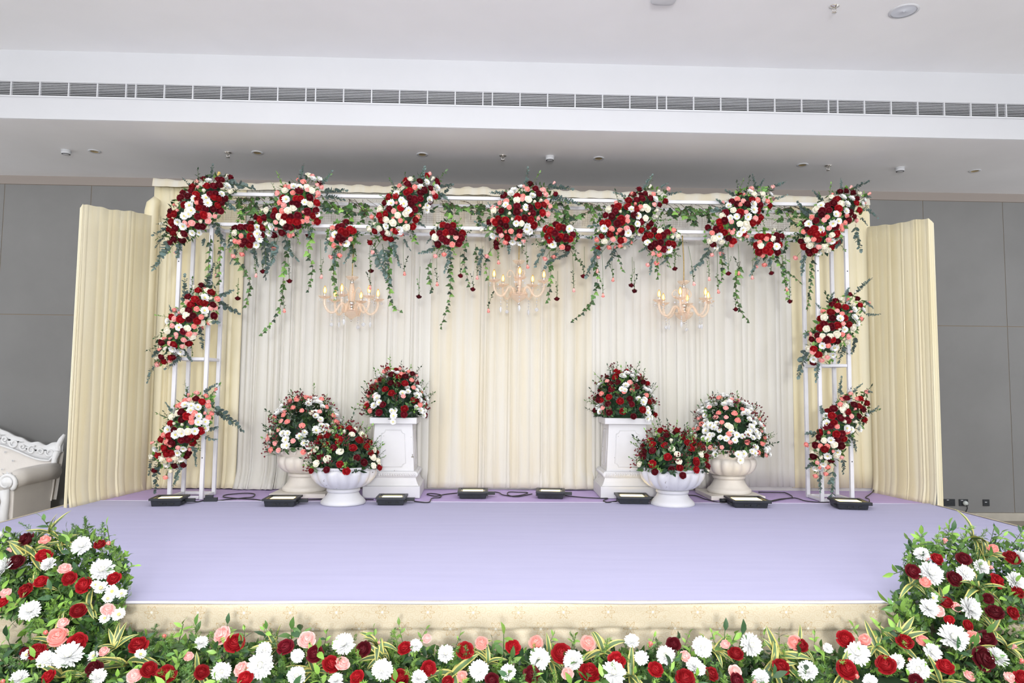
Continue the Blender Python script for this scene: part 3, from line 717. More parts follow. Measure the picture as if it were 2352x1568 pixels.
def inside(poly, x, y):
    c = False; j = len(poly) - 1
    for i in range(len(poly)):
        (xi, yi), (xj, yj) = poly[i], poly[j]
        if (yi > y) != (yj > y) and x < (xj - xi) * (y - yi) / (yj - yi) + xi: c = not c
        j = i
    return c
def edge_dist(poly, x, y):
    best = 1e9
    for i in range(len(poly)):
        ax, ay = poly[i]; bx, by = poly[(i + 1) % len(poly)]; dx, dy = bx - ax, by - ay
        t_ = max(0, min(1, ((x - ax) * dx + (y - ay) * dy) / (dx * dx + dy * dy))); best = min(best, sqrt((x - ax - t_ * dx) ** 2 + (y - ay - t_ * dy) ** 2))
    return best
def fill(poly, sp, jit=.32):
    xs = [p_[0] for p_ in poly]; ys = [p_[1] for p_ in poly]; out = []; row = 0; y = min(ys)
    while y < max(ys):
        x = min(xs) + (sp / 2 if row % 2 else 0)
        while x < max(xs):
            px, py = x + rnd.uniform(-jit, jit) * sp, y + rnd.uniform(-jit, jit) * sp
            if inside(poly, px, py): out.append((px, py))
            x += sp
        y += sp * .87; row += 1
    return out
MIX = [('red', .21), ('dark', .21), ('daisy', .17), ('ivory', .12), ('wbud', .05), ('pink', .12), ('lpink', .09), ('pbud', .05)]
def pick(mix):
    t_ = rnd.random() * sum(w for _, w in mix)
    for k, w in mix:
        t_ -= w
        if t_ <= 0: return k
    return mix[0][0]
SIZE = dict(red=.08, dark=.078, mum=.095, daisy=.082, ivory=.076, wbud=.05, pink=.068, lpink=.064, pbud=.046, rbud=.05, ybud=.05)
def cluster(label, poly, Y0, sprigs, group, bulge=.17, sp=15.6, mix=MIX, extras=(), n_leaf=230, name='flower_cluster'):
    cx = sum(p_[0] for p_ in poly) / len(poly); cy = sum(p_[1] for p_ in poly) / len(poly)
    C_ = at(cx, cy, Y0); t = thing(name, label, 'flower arrangement', C_, 0, group)
    half = max(edge_dist(poly, *q_) for q_ in fill(poly, 8)) or 20
    def surf(x, y, k=1.0):
        e = min(1, edge_dist(poly, x, y) / half) if inside(poly, x, y) else 0
        return Y0 - bulge * sqrt(1 - (1 - e) ** 2) * k
    def nrm(p): return ((p.x - C_.x) * 1.6, -.3 + (p.y - C_.y) * 1.2, (p.z - C_.z) * 1.6)
    # floral foam core
    m_ = MB(); ring = []
    for s_, yy in ((.72, .02), (.7, -.3), (.45, -.62), (.1, -.72)):
        ring.append([at(cx + (px - cx) * s_, cy + (py - cy) * s_, Y0 + bulge * yy) - C_ for px, py in poly])
    n_ = len(poly); m_.add([p_ for r_ in ring for p_ in r_], [(k_ * n_ + j, k_ * n_ + (j + 1) % n_, (k_ + 1) * n_ + (j + 1) % n_, (k_ + 1) * n_ + j) for k_ in range(3) for j in range(n_)] + [tuple(range(n_ - 1, -1, -1)), tuple(3 * n_ + j for j in range(n_))])
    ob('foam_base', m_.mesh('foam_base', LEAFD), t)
    for (x, y) in fill(poly, sp):
        p = at(x, y, surf(x, y)); k = pick(mix)
        d = Vector(nrm(p)) + Vector((rnd.uniform(-.12, .12), 0, rnd.uniform(-.12, .12)))
        bloom(t, k, p, d, SIZE[k] * rnd.uniform(.86, 1.12))
    for (k, x, y) in extras:
        p = at(x, y, Y0 - .04); bloom(t, k, p, (p - C_) * 3 + Vector((0, -.15, 0)), SIZE[k])
        q_ = at(x + (cx - x) * .45, y + (cy - y) * .45, Y0 - .04)
        ob('stem', MB().tube([q_ - C_, p - C_], .003, 4).mesh('stem', STEM), t)
    pts = []
    xs = fill(poly, sp * .62, .5); rnd.shuffle(xs)
    for (x, y) in xs[:n_leaf]:
        p = at(x, y, surf(x, y, .82) + .012); pts.append((p, nrm(p)))
    for i in range(len(poly)):
        ax, ay = poly[i]; bx, by = poly[(i + 1) % len(poly)]
        for f_ in (.2, .5, .8):
            p = at(ax + (bx - ax) * f_, ay + (by - ay) * f_, Y0 - .01); dd = (p - C_); pts.append((p, (dd.x * 5, -.3, dd.z * 5)))
    foliage(t, pts, .058, .015, [LEAF, LEAFD, FLEAF, LEAFL])
    for (ax, ay, bx, by) in sprigs:
        sprig(t, EUCS, 'eucalyptus_sprig', at(ax, ay, Y0 - .05 * rnd.random()), at(bx, by, Y0 - .06 - .08 * rnd.random()))
    for i in range(max(4, len(poly) // 2)):
        x, y = rnd.choice(poly); p = at(x, y, Y0 - .03); dd = (p - C_); dd.y = -.1; sprig(t, LSP, 'leafy_sprig', p - dd * .25, p + dd.normalized() * rnd.uniform(.06, .12), .17)
    return t
def vine(par, pts, Y, leaf=.06, gap=.042, thick=.0026):
    P = [at(x, y, Y + rnd.uniform(-.02, .02)) for x, y in pts]; C_ = bez(P, 8)
    v = ob('ivy_vine', MB().tube([c - par.location for c in C_], thick, 4).mesh('ivy_vine', TWIG), par)
    acc = 0; k = 0
    for i in range(1, len(C_)):
        acc += (C_[i] - C_[i - 1]).length
        while acc > gap:
            acc -= gap; k += 1
            side = 1 if k % 2 else -1; fr_ = i / len(C_)
            d = Vector((side * rnd.uniform(.4, 1), -.35, -rnd.uniform(.3, 1))).normalized()
            xax = d.cross(Vector((0, -1, .2))).normalized(); yax = d.cross(xax) * 1.0
            q = Matrix((xax, yax, d)).transposed().to_quaternion() @ Quaternion((0, 0, 1), rnd.uniform(-.6, .6))
            ob('leaf', rnd.choice(IVYL), v, C_[i] - par.location, q, leaf * rnd.uniform(.65, 1.1) * (1.1 - .45 * fr_))
    return v
HANG_LEAF = [sprig_mesh('leafy_stem', m_, .17, 7, .038, .013, s, taper=0.1) for s, m_ in ((31, LEAFD), (32, LEAF))]
def hanging_rose(par, x, y, tx, ty, kind, Y):
    b = at(x, y, Y); a = at(tx, ty, Y); d = (b - a).normalized()
    k = {'p': 'pbud', 'r': 'red', 'd': 'dark'}[kind]; s_ = .05 if kind == 'p' else .062
    o = put(par, rnd.choice(F[k]), 'hanging_rose', b, d + Vector((rnd.uniform(-.2, .2), -.25, 0)), s_)
    m_ = MB().tube([a - par.location, (a + b) / 2 - par.location + Vector((rnd.uniform(-.008, .008), 0, 0)), b - par.location], .0022, 4)
    ob('rose_stem', m_.mesh('rose_stem', STEM), par)
    q = aim(-d); ob('rose_leaves', rnd.choice(HANG_LEAF), par, b - d * .02 - par.location, q, .55 + min(.5, (b - a).length * .9))

G_TOP = 'large diagonal flower clusters on the top beam'
G_SM = 'small flower bunches hanging under the front beam'
G_COL = 'flower clusters tied to the side posts'
YC = -.03
top = {}
top[1] = cluster('flower cluster on the top left corner of the frame, yellow bud on top', [(487, 400), (528, 404), (533, 445), (512, 485), (488, 512), (465, 530), (445, 548), (425, 556), (398, 556), (382, 540), (380, 512), (388, 478), (405, 455), (430, 430), (455, 412)], YC,
    [(480, 420, 493, 382), (450, 450, 432, 408), (515, 425, 578, 414), (392, 545, 358, 622), (395, 520, 350, 534), (415, 552, 405, 595), (505, 455, 545, 482), (495, 505, 506, 562), (470, 545, 462, 566), (385, 535, 352, 560)], G_TOP,
    extras=[('dark', 530, 407), ('ybud', 502, 399), ('lpink', 452, 417), ('dark', 391, 557), ('pbud', 403, 578), ('wbud', 371, 513), ('wbud', 517, 466), ('wbud', 448, 536), ('ivory', 470, 521)])
top[2] = cluster('flower cluster on the top beam second from left, above the left chandelier side', [(705, 400), (738, 414), (742, 465), (733, 510), (700, 516), (680, 543), (645, 546), (602, 533), (584, 505), (592, 485), (630, 470), (634, 440), (650, 425), (680, 414)], YC,
    [(690, 430, 688, 380), (732, 425, 767, 402), (738, 440, 795, 432), (738, 450, 788, 452), (655, 545, 664, 600), (715, 518, 712, 552), (604, 535, 622, 625), (630, 545, 632, 618), (590, 520, 572, 545), (735, 480, 770, 482)], G_TOP,
    extras=[('lpink', 718, 404), ('dark', 735, 420), ('pink', 656, 428), ('pink', 637, 442), ('lpink', 721, 510), ('pink', 629, 571), ('wbud', 678, 527)])
top[3] = cluster('flower cluster on the top beam third from left, pink rose at its tip', [(985, 400), (1008, 415), (1011, 470), (985, 488), (962, 500), (945, 528), (905, 550), (862, 553), (844, 525), (852, 505), (872, 475), (890, 455), (905, 435), (930, 415), (955, 403)], YC,
    [(965, 412, 980, 386), (912, 440, 898, 418), (1005, 430, 1040, 420), (1005, 445, 1032, 452), (860, 560, 872, 645), (878, 560, 895, 628), (900, 545, 906, 600), (955, 505, 972, 520), (928, 545, 935, 575), (1000, 460, 1040, 430)], G_TOP,
    extras=[('lpink', 987, 399), ('lpink', 932, 420), ('wbud', 980, 414), ('dark', 1005, 420), ('red', 850, 557), ('lpink', 856, 579), ('pink', 854, 498), ('pink', 921, 538), ('red', 898, 549)])
top[4] = cluster('flower cluster in the middle of the top beam, above the middle chandelier', [(1225, 420), (1255, 427), (1270, 460), (1266, 490), (1240, 508), (1228, 535), (1200, 558), (1142, 566), (1112, 535), (1122, 505), (1130, 480), (1148, 455), (1166, 437), (1195, 428)], YC,
    [(1205, 432, 1217, 388), (1250, 428, 1314, 427), (1165, 445, 1126, 440), (1260, 452, 1326, 460), (1255, 515, 1264, 550), (1140, 540, 1105, 500), (1110, 565, 1090, 622), (1165, 562, 1176, 580), (1130, 480, 1122, 462), (1250, 470, 1280, 490)], G_TOP,
    extras=[('lpink', 1203, 429), ('pbud', 1272, 420), ('dark', 1276, 445), ('lpink', 1131, 477), ('lpink', 1221, 520), ('dark', 1140, 567), ('lpink', 1118, 588), ('red', 1166, 557), ('pink', 1143, 550), ('wbud', 1107, 527)])
top[5] = cluster('flower cluster on the top beam third from right, white bud near its tip', [(1490, 430), (1528, 434), (1531, 470), (1513, 505), (1480, 528), (1455, 558), (1430, 570), (1372, 563), (1368, 540), (1370, 515), (1387, 485), (1420, 465), (1450, 447)], YC,
    [(1478, 440, 1486, 402), (1440, 455, 1416, 436), (1515, 432, 1535, 418), (1525, 445, 1560, 446), (1376, 560, 1360, 625), (1410, 565, 1408, 615), (1380, 520, 1352, 512), (1455, 540, 1444, 570), (1365, 545, 1345, 548)], G_TOP,
    extras=[('wbud', 1493, 428), ('dark', 1468, 434), ('pink', 1452, 445), ('lpink', 1535, 434), ('lpink', 1415, 465), ('red', 1373, 569), ('pink', 1424, 564), ('pink', 1399, 568), ('lpink', 1374, 590), ('ivory', 1450, 543)])
top[6] = cluster('flower cluster on the top beam second from right, above the right chandelier side', [(1720, 430), (1768, 430), (1778, 465), (1760, 500), (1730, 528), (1700, 553), (1650, 570), (1620, 558), (1618, 527), (1632, 515), (1662, 480), (1677, 455), (1697, 440)], YC,
    [(1735, 435, 1731, 402), (1690, 452, 1666, 431), (1765, 432, 1804, 418), (1665, 470, 1640, 455), (1770, 455, 1806, 456), (1630, 565, 1610, 625), (1680, 480, 1628, 485), (1650, 565, 1672, 600), (1745, 430, 1752, 410)], G_TOP,
    extras=[('lpink', 1722, 435), ('lpink', 1775, 429), ('pbud', 1662, 465), ('dark', 1701, 448), ('lpink', 1716, 543), ('pink', 1680, 563), ('lpink', 1635, 585), ('lpink', 1657, 582), ('wbud', 1648, 571)])
top[7] = cluster('flower cluster on the top right corner of the frame, pink buds sticking out', [(1925, 438), (1950, 428), (1993, 447), (1980, 490), (1938, 525), (1928, 560), (1890, 585), (1852, 578), (1830, 545), (1847, 515), (1864, 480), (1885, 462), (1905, 448)], YC,
    [(1930, 445, 1936, 412), (1958, 435, 1995, 410), (1890, 465, 1868, 434), (1982, 450, 2005, 452), (1980, 475, 2018, 494), (1965, 515, 1968, 575), (1935, 545, 1922, 572), (1850, 580, 1838, 625), (1975, 500, 1994, 510), (1860, 490, 1832, 480)], G_TOP,
    extras=[('pbud', 1954, 430), ('pbud', 1996, 445), ('pbud', 1912, 447), ('ivory', 1912, 456), ('lpink', 1985, 465), ('lpink', 1967, 506), ('pink', 1934, 527), ('lpink', 1827, 592), ('lpink', 1876, 577), ('dark', 1859, 583)])
def oval(x0, x1, y0, y1, n=14, dx=0): return [((x0 + x1) / 2 + (x1 - x0) / 2 * cos(2 * pi * i / n) + dx * sin(2 * pi * i / n), (y0 + y1) / 2 + (y1 - y0) / 2 * sin(2 * pi * i / n)) for i in range(n)]
MIXS = [('red', .3), ('dark', .3), ('daisy', .12), ('ivory', .1), ('wbud', .03), ('pink', .15), ('lpink', .05)]
small = {}
for k, (x0_, x1_, y0_, y1_, lb, sg) in enumerate([
    (528, 612, 512, 570, 'small flower bunch under the beam beside the left posts', [(545, 570, 532, 600), (580, 570, 588, 600), (535, 550, 522, 575)]),
    (752, 818, 508, 572, 'small flower bunch directly above the left chandelier', [(770, 572, 760, 610), (810, 565, 800, 600), (755, 545, 742, 570)]),
    (992, 1066, 506, 570, 'small flower bunch left of the middle chandelier', [(1000, 565, 975, 590), (1030, 570, 1038, 620), (995, 540, 980, 560)]),
    (1244, 1326, 512, 576, 'small flower bunch right of the middle chandelier', [(1255, 570, 1222, 600), (1285, 575, 1250, 620), (1310, 570, 1285, 605)]),
    (1480, 1562, 518, 590, 'small flower bunch directly above the right chandelier', [(1500, 590, 1490, 625), (1535, 585, 1525, 612), (1490, 560, 1478, 580)]),
    (1728, 1806, 526, 594, 'small flower bunch under the beam beside the right posts', [(1740, 590, 1735, 628), (1770, 590, 1768, 620), (1735, 545, 1722, 560)])]):
    small[k] = cluster(lb, oval(x0_, x1_, y0_, y1_), .0, sg, G_SM, bulge=.13, sp=14.8, mix=MIXS, n_leaf=130, name='flower_bunch',
                       extras=[('lpink', x0_ + 8, y1_ + 18), ('pink', x0_ + 28, y1_ + 14), ('wbud', x0_ + 5, y0_ + 40)])
cluster('flower cluster on the upper left post', [(468, 655), (500, 662), (505, 700), (492, 735), (468, 745), (440, 788), (402, 826), (362, 836), (356, 800), (372, 765), (387, 728), (412, 702), (440, 668)], -.03,
    [(470, 665, 492, 612), (495, 665, 488, 640), (420, 700, 432, 636), (500, 690, 540, 720), (500, 680, 532, 672), (395, 720, 388, 702), (360, 835, 328, 868), (420, 815, 385, 850), (460, 745, 462, 800), (365, 800, 350, 825), (480, 735, 500, 745), (420, 800, 430, 825)], G_COL,
    extras=[('dark', 463, 655), ('pink', 474, 664), ('wbud', 445, 660), ('pink', 400, 712), ('lpink', 360, 838), ('lpink', 389, 828), ('pink', 480, 740)])
cluster('flower cluster on the lower left post above a floodlight', [(432, 905), (485, 905), (492, 940), (478, 980), (450, 1010), (430, 1048), (402, 1078), (362, 1066), (350, 1042), (368, 1000), (387, 960), (407, 927)], -.03,
    [(470, 905, 485, 880), (430, 915, 428, 892), (395, 945, 385, 930), (485, 930, 552, 978), (490, 945, 520, 955), (470, 1000, 495, 1018), (445, 1020, 450, 1060), (385, 960, 368, 952), (365, 1060, 352, 1122), (410, 1060, 412, 1110), (360, 1040, 330, 1080), (480, 985, 500, 985)], G_COL,
    extras=[('pbud', 495, 895), ('lpink', 452, 902), ('pink', 408, 932), ('pbud', 350, 1016), ('ivory', 347, 1049), ('ivory', 392, 1080), ('dark', 421, 1068), ('dark', 428, 1048), ('pink', 380, 1096), ('dark', 355, 1080)])
cluster('flower cluster on the upper right post', [(1945, 675), (1983, 687), (1986, 725), (1966, 765), (1932, 800), (1905, 832), (1860, 832), (1850, 800), (1868, 758), (1883, 722), (1907, 698)], -.03,
    [(1965, 675, 1992, 636), (1945, 680, 1942, 662), (1905, 700, 1912, 668), (1985, 720, 2018, 728), (1985, 690, 2003, 705), (1885, 710, 1876, 695), (1965, 770, 1962, 812), (1940, 790, 1930, 835), (1855, 800, 1828, 852), (1860, 765, 1842, 770), (1880, 830, 1872, 868)], G_COL,
    extras=[('wbud', 1966, 669), ('dark', 1951, 676), ('pbud', 1995, 696), ('dark', 1912, 700), ('lpink', 1861, 767), ('pbud', 1839, 840), ('dark', 1867, 833)])
cluster('flower cluster on the lower right post reaching down to the base', [(1945, 905), (1990, 900), (1996, 945), (1980, 980), (1952, 1005), (1938, 1040), (1910, 1072), (1878, 1085), (1864, 1058), (1865, 1030), (1884, 990), (1894, 952), (1918, 927)], -.03,
    [(1930, 910, 1928, 872), (1960, 905, 1970, 878), (1985, 900, 2002, 895), (1990, 950, 2020, 940), (1895, 950, 1878, 938), (1875, 1000, 1846, 985), (1955, 1000, 1972, 1035), (1915, 1075, 1902, 1145), (1885, 1085, 1880, 1125), (1935, 1050, 1942, 1085), (1865, 1060, 1858, 1080)], G_COL,
    extras=[('pbud', 1938, 912), ('pink', 1991, 900), ('pink', 1852, 1021), ('ivory', 1866, 1040), ('pink', 1873, 1093), ('pink', 1897, 1088), ('dark', 1908, 1058), ('lpink', 1933, 1050)])
# ivy and upside-down roses that are tucked into the clusters
allc = [(at(*q_, 0).x, c) for c, q_ in [(top[1], (455, 480)), (small[0], (570, 540)), (top[2], (665, 480)), (small[1], (785, 540)), (top[3], (925, 480)), (small[2], (1030, 540)), (top[4], (1190, 490)), (small[3], (1285, 545)), (top[5], (1450, 500)), (small[4], (1520, 555)), (top[6], (1700, 500)), (small[5], (1767, 560)), (top[7], (1910, 510))]]
def nearest(x): 
    X = at(x, 560, 0).x; return min(allc, key=lambda c: abs(c[0] - X))[1]
for pts in [[(535, 585), (560, 618), (574, 650), (567, 690), (563, 708)], [(662, 540), (655, 600), (650, 660), (640, 715), (602, 768)], [(718, 520), (708, 580), (718, 615), (708, 668)], [(778, 578), (766, 620), (770, 660), (772, 690)],
            [(895, 550), (893, 620), (896, 680), (905, 706), (925, 716)], [(1034, 575), (1035, 640), (1032, 690), (1012, 752)], [(990, 595), (984, 620), (992, 668)], [(1072, 545), (1066, 600), (1078, 655)], [(1362, 590), (1372, 650), (1350, 705), (1312, 738)],
            [(1506, 600), (1512, 638)], [(1700, 600), (1690, 660), (1700, 710), (1720, 738)], [(1796, 590), (1802, 640), (1810, 690)], [(1866, 582), (1862, 650), (1854, 714)], [(1262, 580), (1265, 640), (1258, 692)], [(484, 540), (480, 590), (478, 640)],
            [(508, 556), (504, 600), (503, 650)], [(1775, 590), (1805, 620), (1838, 648)], [(1092, 560), (1094, 600)], [(945, 530), (958, 560)], [(1128, 570), (1115, 600), (1120, 640)], [(1310, 575), (1340, 610)], [(1415, 575), (1430, 620)], [(810, 560), (815, 610)], [(1655, 575), (1660, 620), (1655, 650)], [(895, 555), (890, 600), (898, 650)]]:
    vine(nearest(pts[0][0]), pts, -.05 if pts[0][0] < 520 else -.02, leaf=.066 if len(pts) > 3 else .06, gap=.04)
for x, y, tx, ty, k in [(588, 632, 584, 555, 'p'), (496, 633, 493, 560, 'p'), (738, 635, 736, 550, 'p'), (929, 628, 926, 550, 'p'), (1004, 652, 1003, 580, 'p'), (1096, 637, 1094, 570, 'p'), (1145, 602, 1142, 555, 'p'), (1212, 612, 1209, 550, 'p'), (1122, 713, 1124, 612, 'p'), (1318, 666, 1314, 575, 'p'), (1372, 622, 1372, 575, 'p'), (1385, 678, 1382, 570, 'p'), (1408, 642, 1405, 570, 'p'), (1629, 640, 1626, 570, 'p'), (1650, 669, 1647, 575, 'p'), (1594, 651, 1581, 565, 'p'), (1807, 664, 1804, 585, 'p'), (1697, 627, 1695, 560, 'p'), (1728, 637, 1730, 595, 'p'), (850, 660, 850, 610, 'p'), (653, 713, 650, 640, 'p'),
                        (604, 623, 601, 555, 'd'), (546, 685, 548, 638, 'd'), (665, 645, 662, 585, 'd'), (962, 681, 965, 612, 'd'), (1058, 633, 1058, 578, 'd'), (1086, 664, 1088, 622, 'd'), (1279, 686, 1281, 622, 'd'), (1340, 634, 1342, 566, 'd'), (1450, 655, 1452, 590, 'd'), (1457, 668, 1456, 600, 'd'), (1550, 617, 1549, 555, 'd'), (1673, 628, 1672, 565, 'd'), (1690, 710, 1688, 648, 'd'), (1814, 692, 1813, 636, 'd'), (852, 622, 850, 565, 'd'), (708, 541, 708, 510, 'd'), (1772, 627, 1768, 595, 'd')]:
    hanging_rose(nearest(x), x, y, tx, ty, k, -.03 + rnd.uniform(-.03, .03))
# ivy garland along the beam
gl = thing('ivy_garland', 'twiggy ivy garland wound along the back of the top beam between the clusters', 'garland', at(1176, 480, .2))
for a, b in [(535, 640), (735, 850), (1010, 1120), (1265, 1390), (1525, 1640), (1775, 1850)]:
    for k in range(3):
        y0_ = rnd.uniform(462, 478); n_ = 5
        vine(gl, [(a + (b - a) * i / (n_ - 1), y0_ + .015 * (a - 1100) + (k * 9) + rnd.uniform(-8, 14)) for i in range(n_)], .2 - .12 * k, leaf=.078, gap=.034 + .012 * k, thick=.003)
    for k in range(3):
        x = rnd.uniform(a, b); vine(gl, [(x, 462 + .015 * (x - 1100)), (x + rnd.uniform(-8, 8), 490), (x + rnd.uniform(-14, 14), 515 + rnd.uniform(0, 10))], .1, leaf=.08, gap=.04)
    mb = MB()
    for k in range(7):
        x = rnd.uniform(a, b); yy = 466 + .016 * (x - 1100)
        mb.tube([c - gl.location for c in bez([at(x, yy - 4, .12), at(x + rnd.uniform(5, 25), yy + 4, .08), at(x + rnd.uniform(20, 45), yy + rnd.uniform(10, 40), .06)], 5)], .0025, 4, cap=False)
    ob('twigs', mb.mesh('twigs', TWIG), gl)

# ------------------------------------------------------------------ pedestals, urns, bowls
def pedestal(u0, u1, vb, label, rz):
    a = atz(u0, vb, S); b = atz(u1, vb, S); w = (b - a).length; k = w / .573
    c = (a + b) / 2 + Vector((0, w / 2, 0))
    t = thing('pedestal', label, 'pedestal', (c.x, c.y, S), rz, 'white square flower pedestals'); t.scale = (k, k, k)
    bevel(ob('plinth', MB().box((-.286, -.286, 0), (.286, .286, .118)).mesh('plinth', PLASTER_W, False), t), .006)
    mb = MB(); prof = [(.286, .118), (.27, .122), (.262, .135), (.25, .16), (.24, .19), (.238, .2)]
    for i in range(len(prof) - 1): mb.frustum((0, 0), prof[i][0] * 2, prof[i][0] * 2, prof[i][1], prof[i + 1][0] * 2, prof[i + 1][0] * 2, prof[i + 1][1])
    ob('cove_moulding', mb.mesh('cove_moulding', PLASTER_W, False), t)
    mb = MB(); prof = [(.238, .2), (.25, .205), (.256, .22), (.254, .24), (.246, .256), (.228, .264)]
    for i in range(len(prof) - 1): mb.frustum((0, 0), prof[i][0] * 2, prof[i][0] * 2, prof[i][1], prof[i + 1][0] * 2, prof[i + 1][0] * 2, prof[i + 1][1])
    bd_ = ob('bead_moulding', mb.mesh('bead_moulding', PLASTER_W, False), t)
    eg = MB().ball((0, 0, 0), .011, 6, 4, sz=1.5).mesh('egg_bead', PLASTER_W)
    for i in range(20):
        for sx_, sy_ in ((1, 0), (0, 1)):
            o_ = -.228 + .456 * i / 19
            ob('egg_bead', eg, bd_, (o_, -.254, .23) if sx_ else (.254 * (1 if u0 < 1176 else -1), o_, .23))
    bevel(ob('body', MB().frustum((0, 0), .434, .434, .26, .382, .382, .735).mesh('body', PLASTER_W, False), t), .004)
    # inset panel outline with notched corners on the front and the visible side
    for side in (0, 1):
        pts = []; x1, z0_, z1_, nr = .125, .305, .672, .035
        seq = [(-x1 * .93, z1_, 1, -1, 0), (x1 * .93, z1_, -1, -1, 1), (x1 * 1.05, z0_, -1, 1, 0), (-x1 * 1.05, z0_, 1, 1, 1)]
        for (px, pz, ix, iz, sw) in seq:
            arc = [(px + ix * nr * cos(a_), pz + iz * nr * sin(a_)) for a_ in [pi / 2 * i / 4 for i in range(5)]]
            pts += arc if ((ix, iz) in ((-1, -1), (1, 1))) else arc[::-1] if False else arc
        # order arcs so the loop runs round once
        loop = []
        tl = [(-x1 * .93 + nr * cos(a_), z1_ - nr * sin(a_)) for a_ in [pi / 2 * (4 - i) / 4 for i in range(5)]]
        tr = [(x1 * .93 - nr * cos(a_), z1_ - nr * sin(a_)) for a_ in [pi / 2 * i / 4 for i in range(5)]]
        br_ = [(x1 * 1.05 - nr * cos(a_), z0_ + nr * sin(a_)) for a_ in [pi / 2 * (4 - i) / 4 for i in range(5)]]
        bl = [(-x1 * 1.05 + nr * cos(a_), z0_ + nr * sin(a_)) for a_ in [pi / 2 * i / 4 for i in range(5)]]
        loop = tl + tr + br_ + bl; loop.append(loop[0])
        def onface(px, pz):
            hw_ = .217 - .026 * (pz - .26) / .475
            return (px, -hw_, pz) if side == 0 else ((hw_ if u0 < 1176 else -hw_), px, pz)
        ob('panel_moulding', MB().tube([onface(*p_) for p_ in loop], .0052, 6).mesh('panel_moulding', PLASTER_W), t)
    bevel(ob('cap', MB().box((-.236, -.236, .735), (.236, .236, .798)).mesh('cap', PLASTER_W, False), t), .005)
    if u0 < 1176: ob('paint_chip', MB().box((-.05, -.2372, .781), (-.015, -.2358, .787)).mesh('paint_chip', DARK, False), t)
    return t, c, k
pd1, c1_, k1 = pedestal(830, 963, 1144, 'white pedestal on the left, its right side face showing', .02)
pd2, c2_, k2 = pedestal(1381.5, 1511.7, 1145, 'white pedestal on the right, its left side face showing', -.02)

def gad(n, amp, lo, hi):
    def fn(i, a):
        return 1 + (amp * (abs(sin(n * a / 2)) - .6) if lo <= i <= hi else 0)
    return fn
def urn(u, v, label):
    c = atz(u, v, S) + Vector((0, .27, 0)); t = thing('urn', label, 'urn', (c.x, c.y, S), 0, 'tall ivory footed urns')
    bevel(ob('foot_plate', MB().box((-.275, -.275, 0), (.275, .275, .042)).mesh('foot_plate', PLASTER_C, False), t), .004)
    ob('foot', MB().lathe([(.215, .042), (.222, .055), (.222, .075), (.21, .09), (.2, .094), (.185, .115), (.165, .145), (.152, .172), (.15, .19)], 40).mesh('foot', PLASTER_C), t)
    ob('collar', MB().lathe([(.15, .186), (.162, .19), (.168, .205), (.162, .22), (.15, .224)], 40).mesh('collar', PLASTER_C), t)
    ob('bowl', MB().lathe([(.14, .222), (.17, .229), (.216, .248), (.25, .282), (.266, .32), (.27, .355), (.264, .382), (.252, .396), (.24, .402)], 112, fn=gad(14, .09, 1, 7)).mesh('bowl', PLASTER_C), t)
    rim = ob('rim', MB().lathe([(.24, .398), (.252, .41), (.265, .45), (.28, .478), (.3, .488), (.302, .498), (.285, .5), (.262, .49), (.25, .44)], 64, cap=False, fn=lambda i, a: 1 + (.012 * sin(a * 40) + .01 * sin(a * 23 + 1) if 1 <= i <= 3 else 0)).mesh('rim', PLASTER_C), t)
    lf = leaf_mesh('leaf_ornament', PLASTER_C, .06, .02, fold=.5)
    for i in range(22):
        a = 2 * pi * i / 22; ob('leaf_ornament', lf, rim, (.268 * cos(a), .268 * sin(a), .478), aim((.25 * cos(a), .25 * sin(a), -1), a + pi / 2))
    ob('soil', MB().lathe([(.255, .455), (.001, .46)], 24, cap=False).mesh('soil', LEAFD), t)
    return c
def bowl(u, v, label):
    c = atz(u, v, S) + Vector((0, .21, 0)); t = thing('flower_bowl', label, 'planter bowl', (c.x, c.y, S), 0, 'low white footed bowls')
    ob('foot', MB().lathe([(.205, 0), (.21, .012), (.205, .03), (.185, .05), (.16, .075), (.146, .1), (.14, .115)], 40).mesh('foot', PLASTER_W), t)
    ob('collar', MB().lathe([(.14, .112), (.152, .116), (.157, .13), (.152, .145), (.142, .148)], 40).mesh('collar', PLASTER_W), t)
    ob('bowl', MB().lathe([(.13, .146), (.16, .152), (.212, .172), (.255, .205), (.284, .245), (.298, .285), (.301, .312), (.294, .328), (.282, .332)], 112, fn=gad(16, .085, 1, 6)).mesh('bowl', PLASTER_W), t)
    ob('rim', MB().lathe([(.28, .328), (.292, .334), (.296, .348), (.29, .358), (.272, .358), (.26, .34)], 48, cap=False).mesh('rim', PLASTER_W), t)
    ob('soil', MB().lathe([(.265, .335), (.001, .34)], 24, cap=False).mesh('soil', LEAFD), t)
    return c
cu1 = urn(683, 1144, 'tall ivory fluted urn on the left behind the low white bowl')
cu2 = urn(1696, 1149, 'tall ivory fluted urn on the right behind the low white bowl')
cb1 = bowl(777, 1164, 'low white footed bowl on the left in front of the tall urn')
cb2 = bowl(1558, 1167, 'low white footed bowl on the right beside the right pedestal')
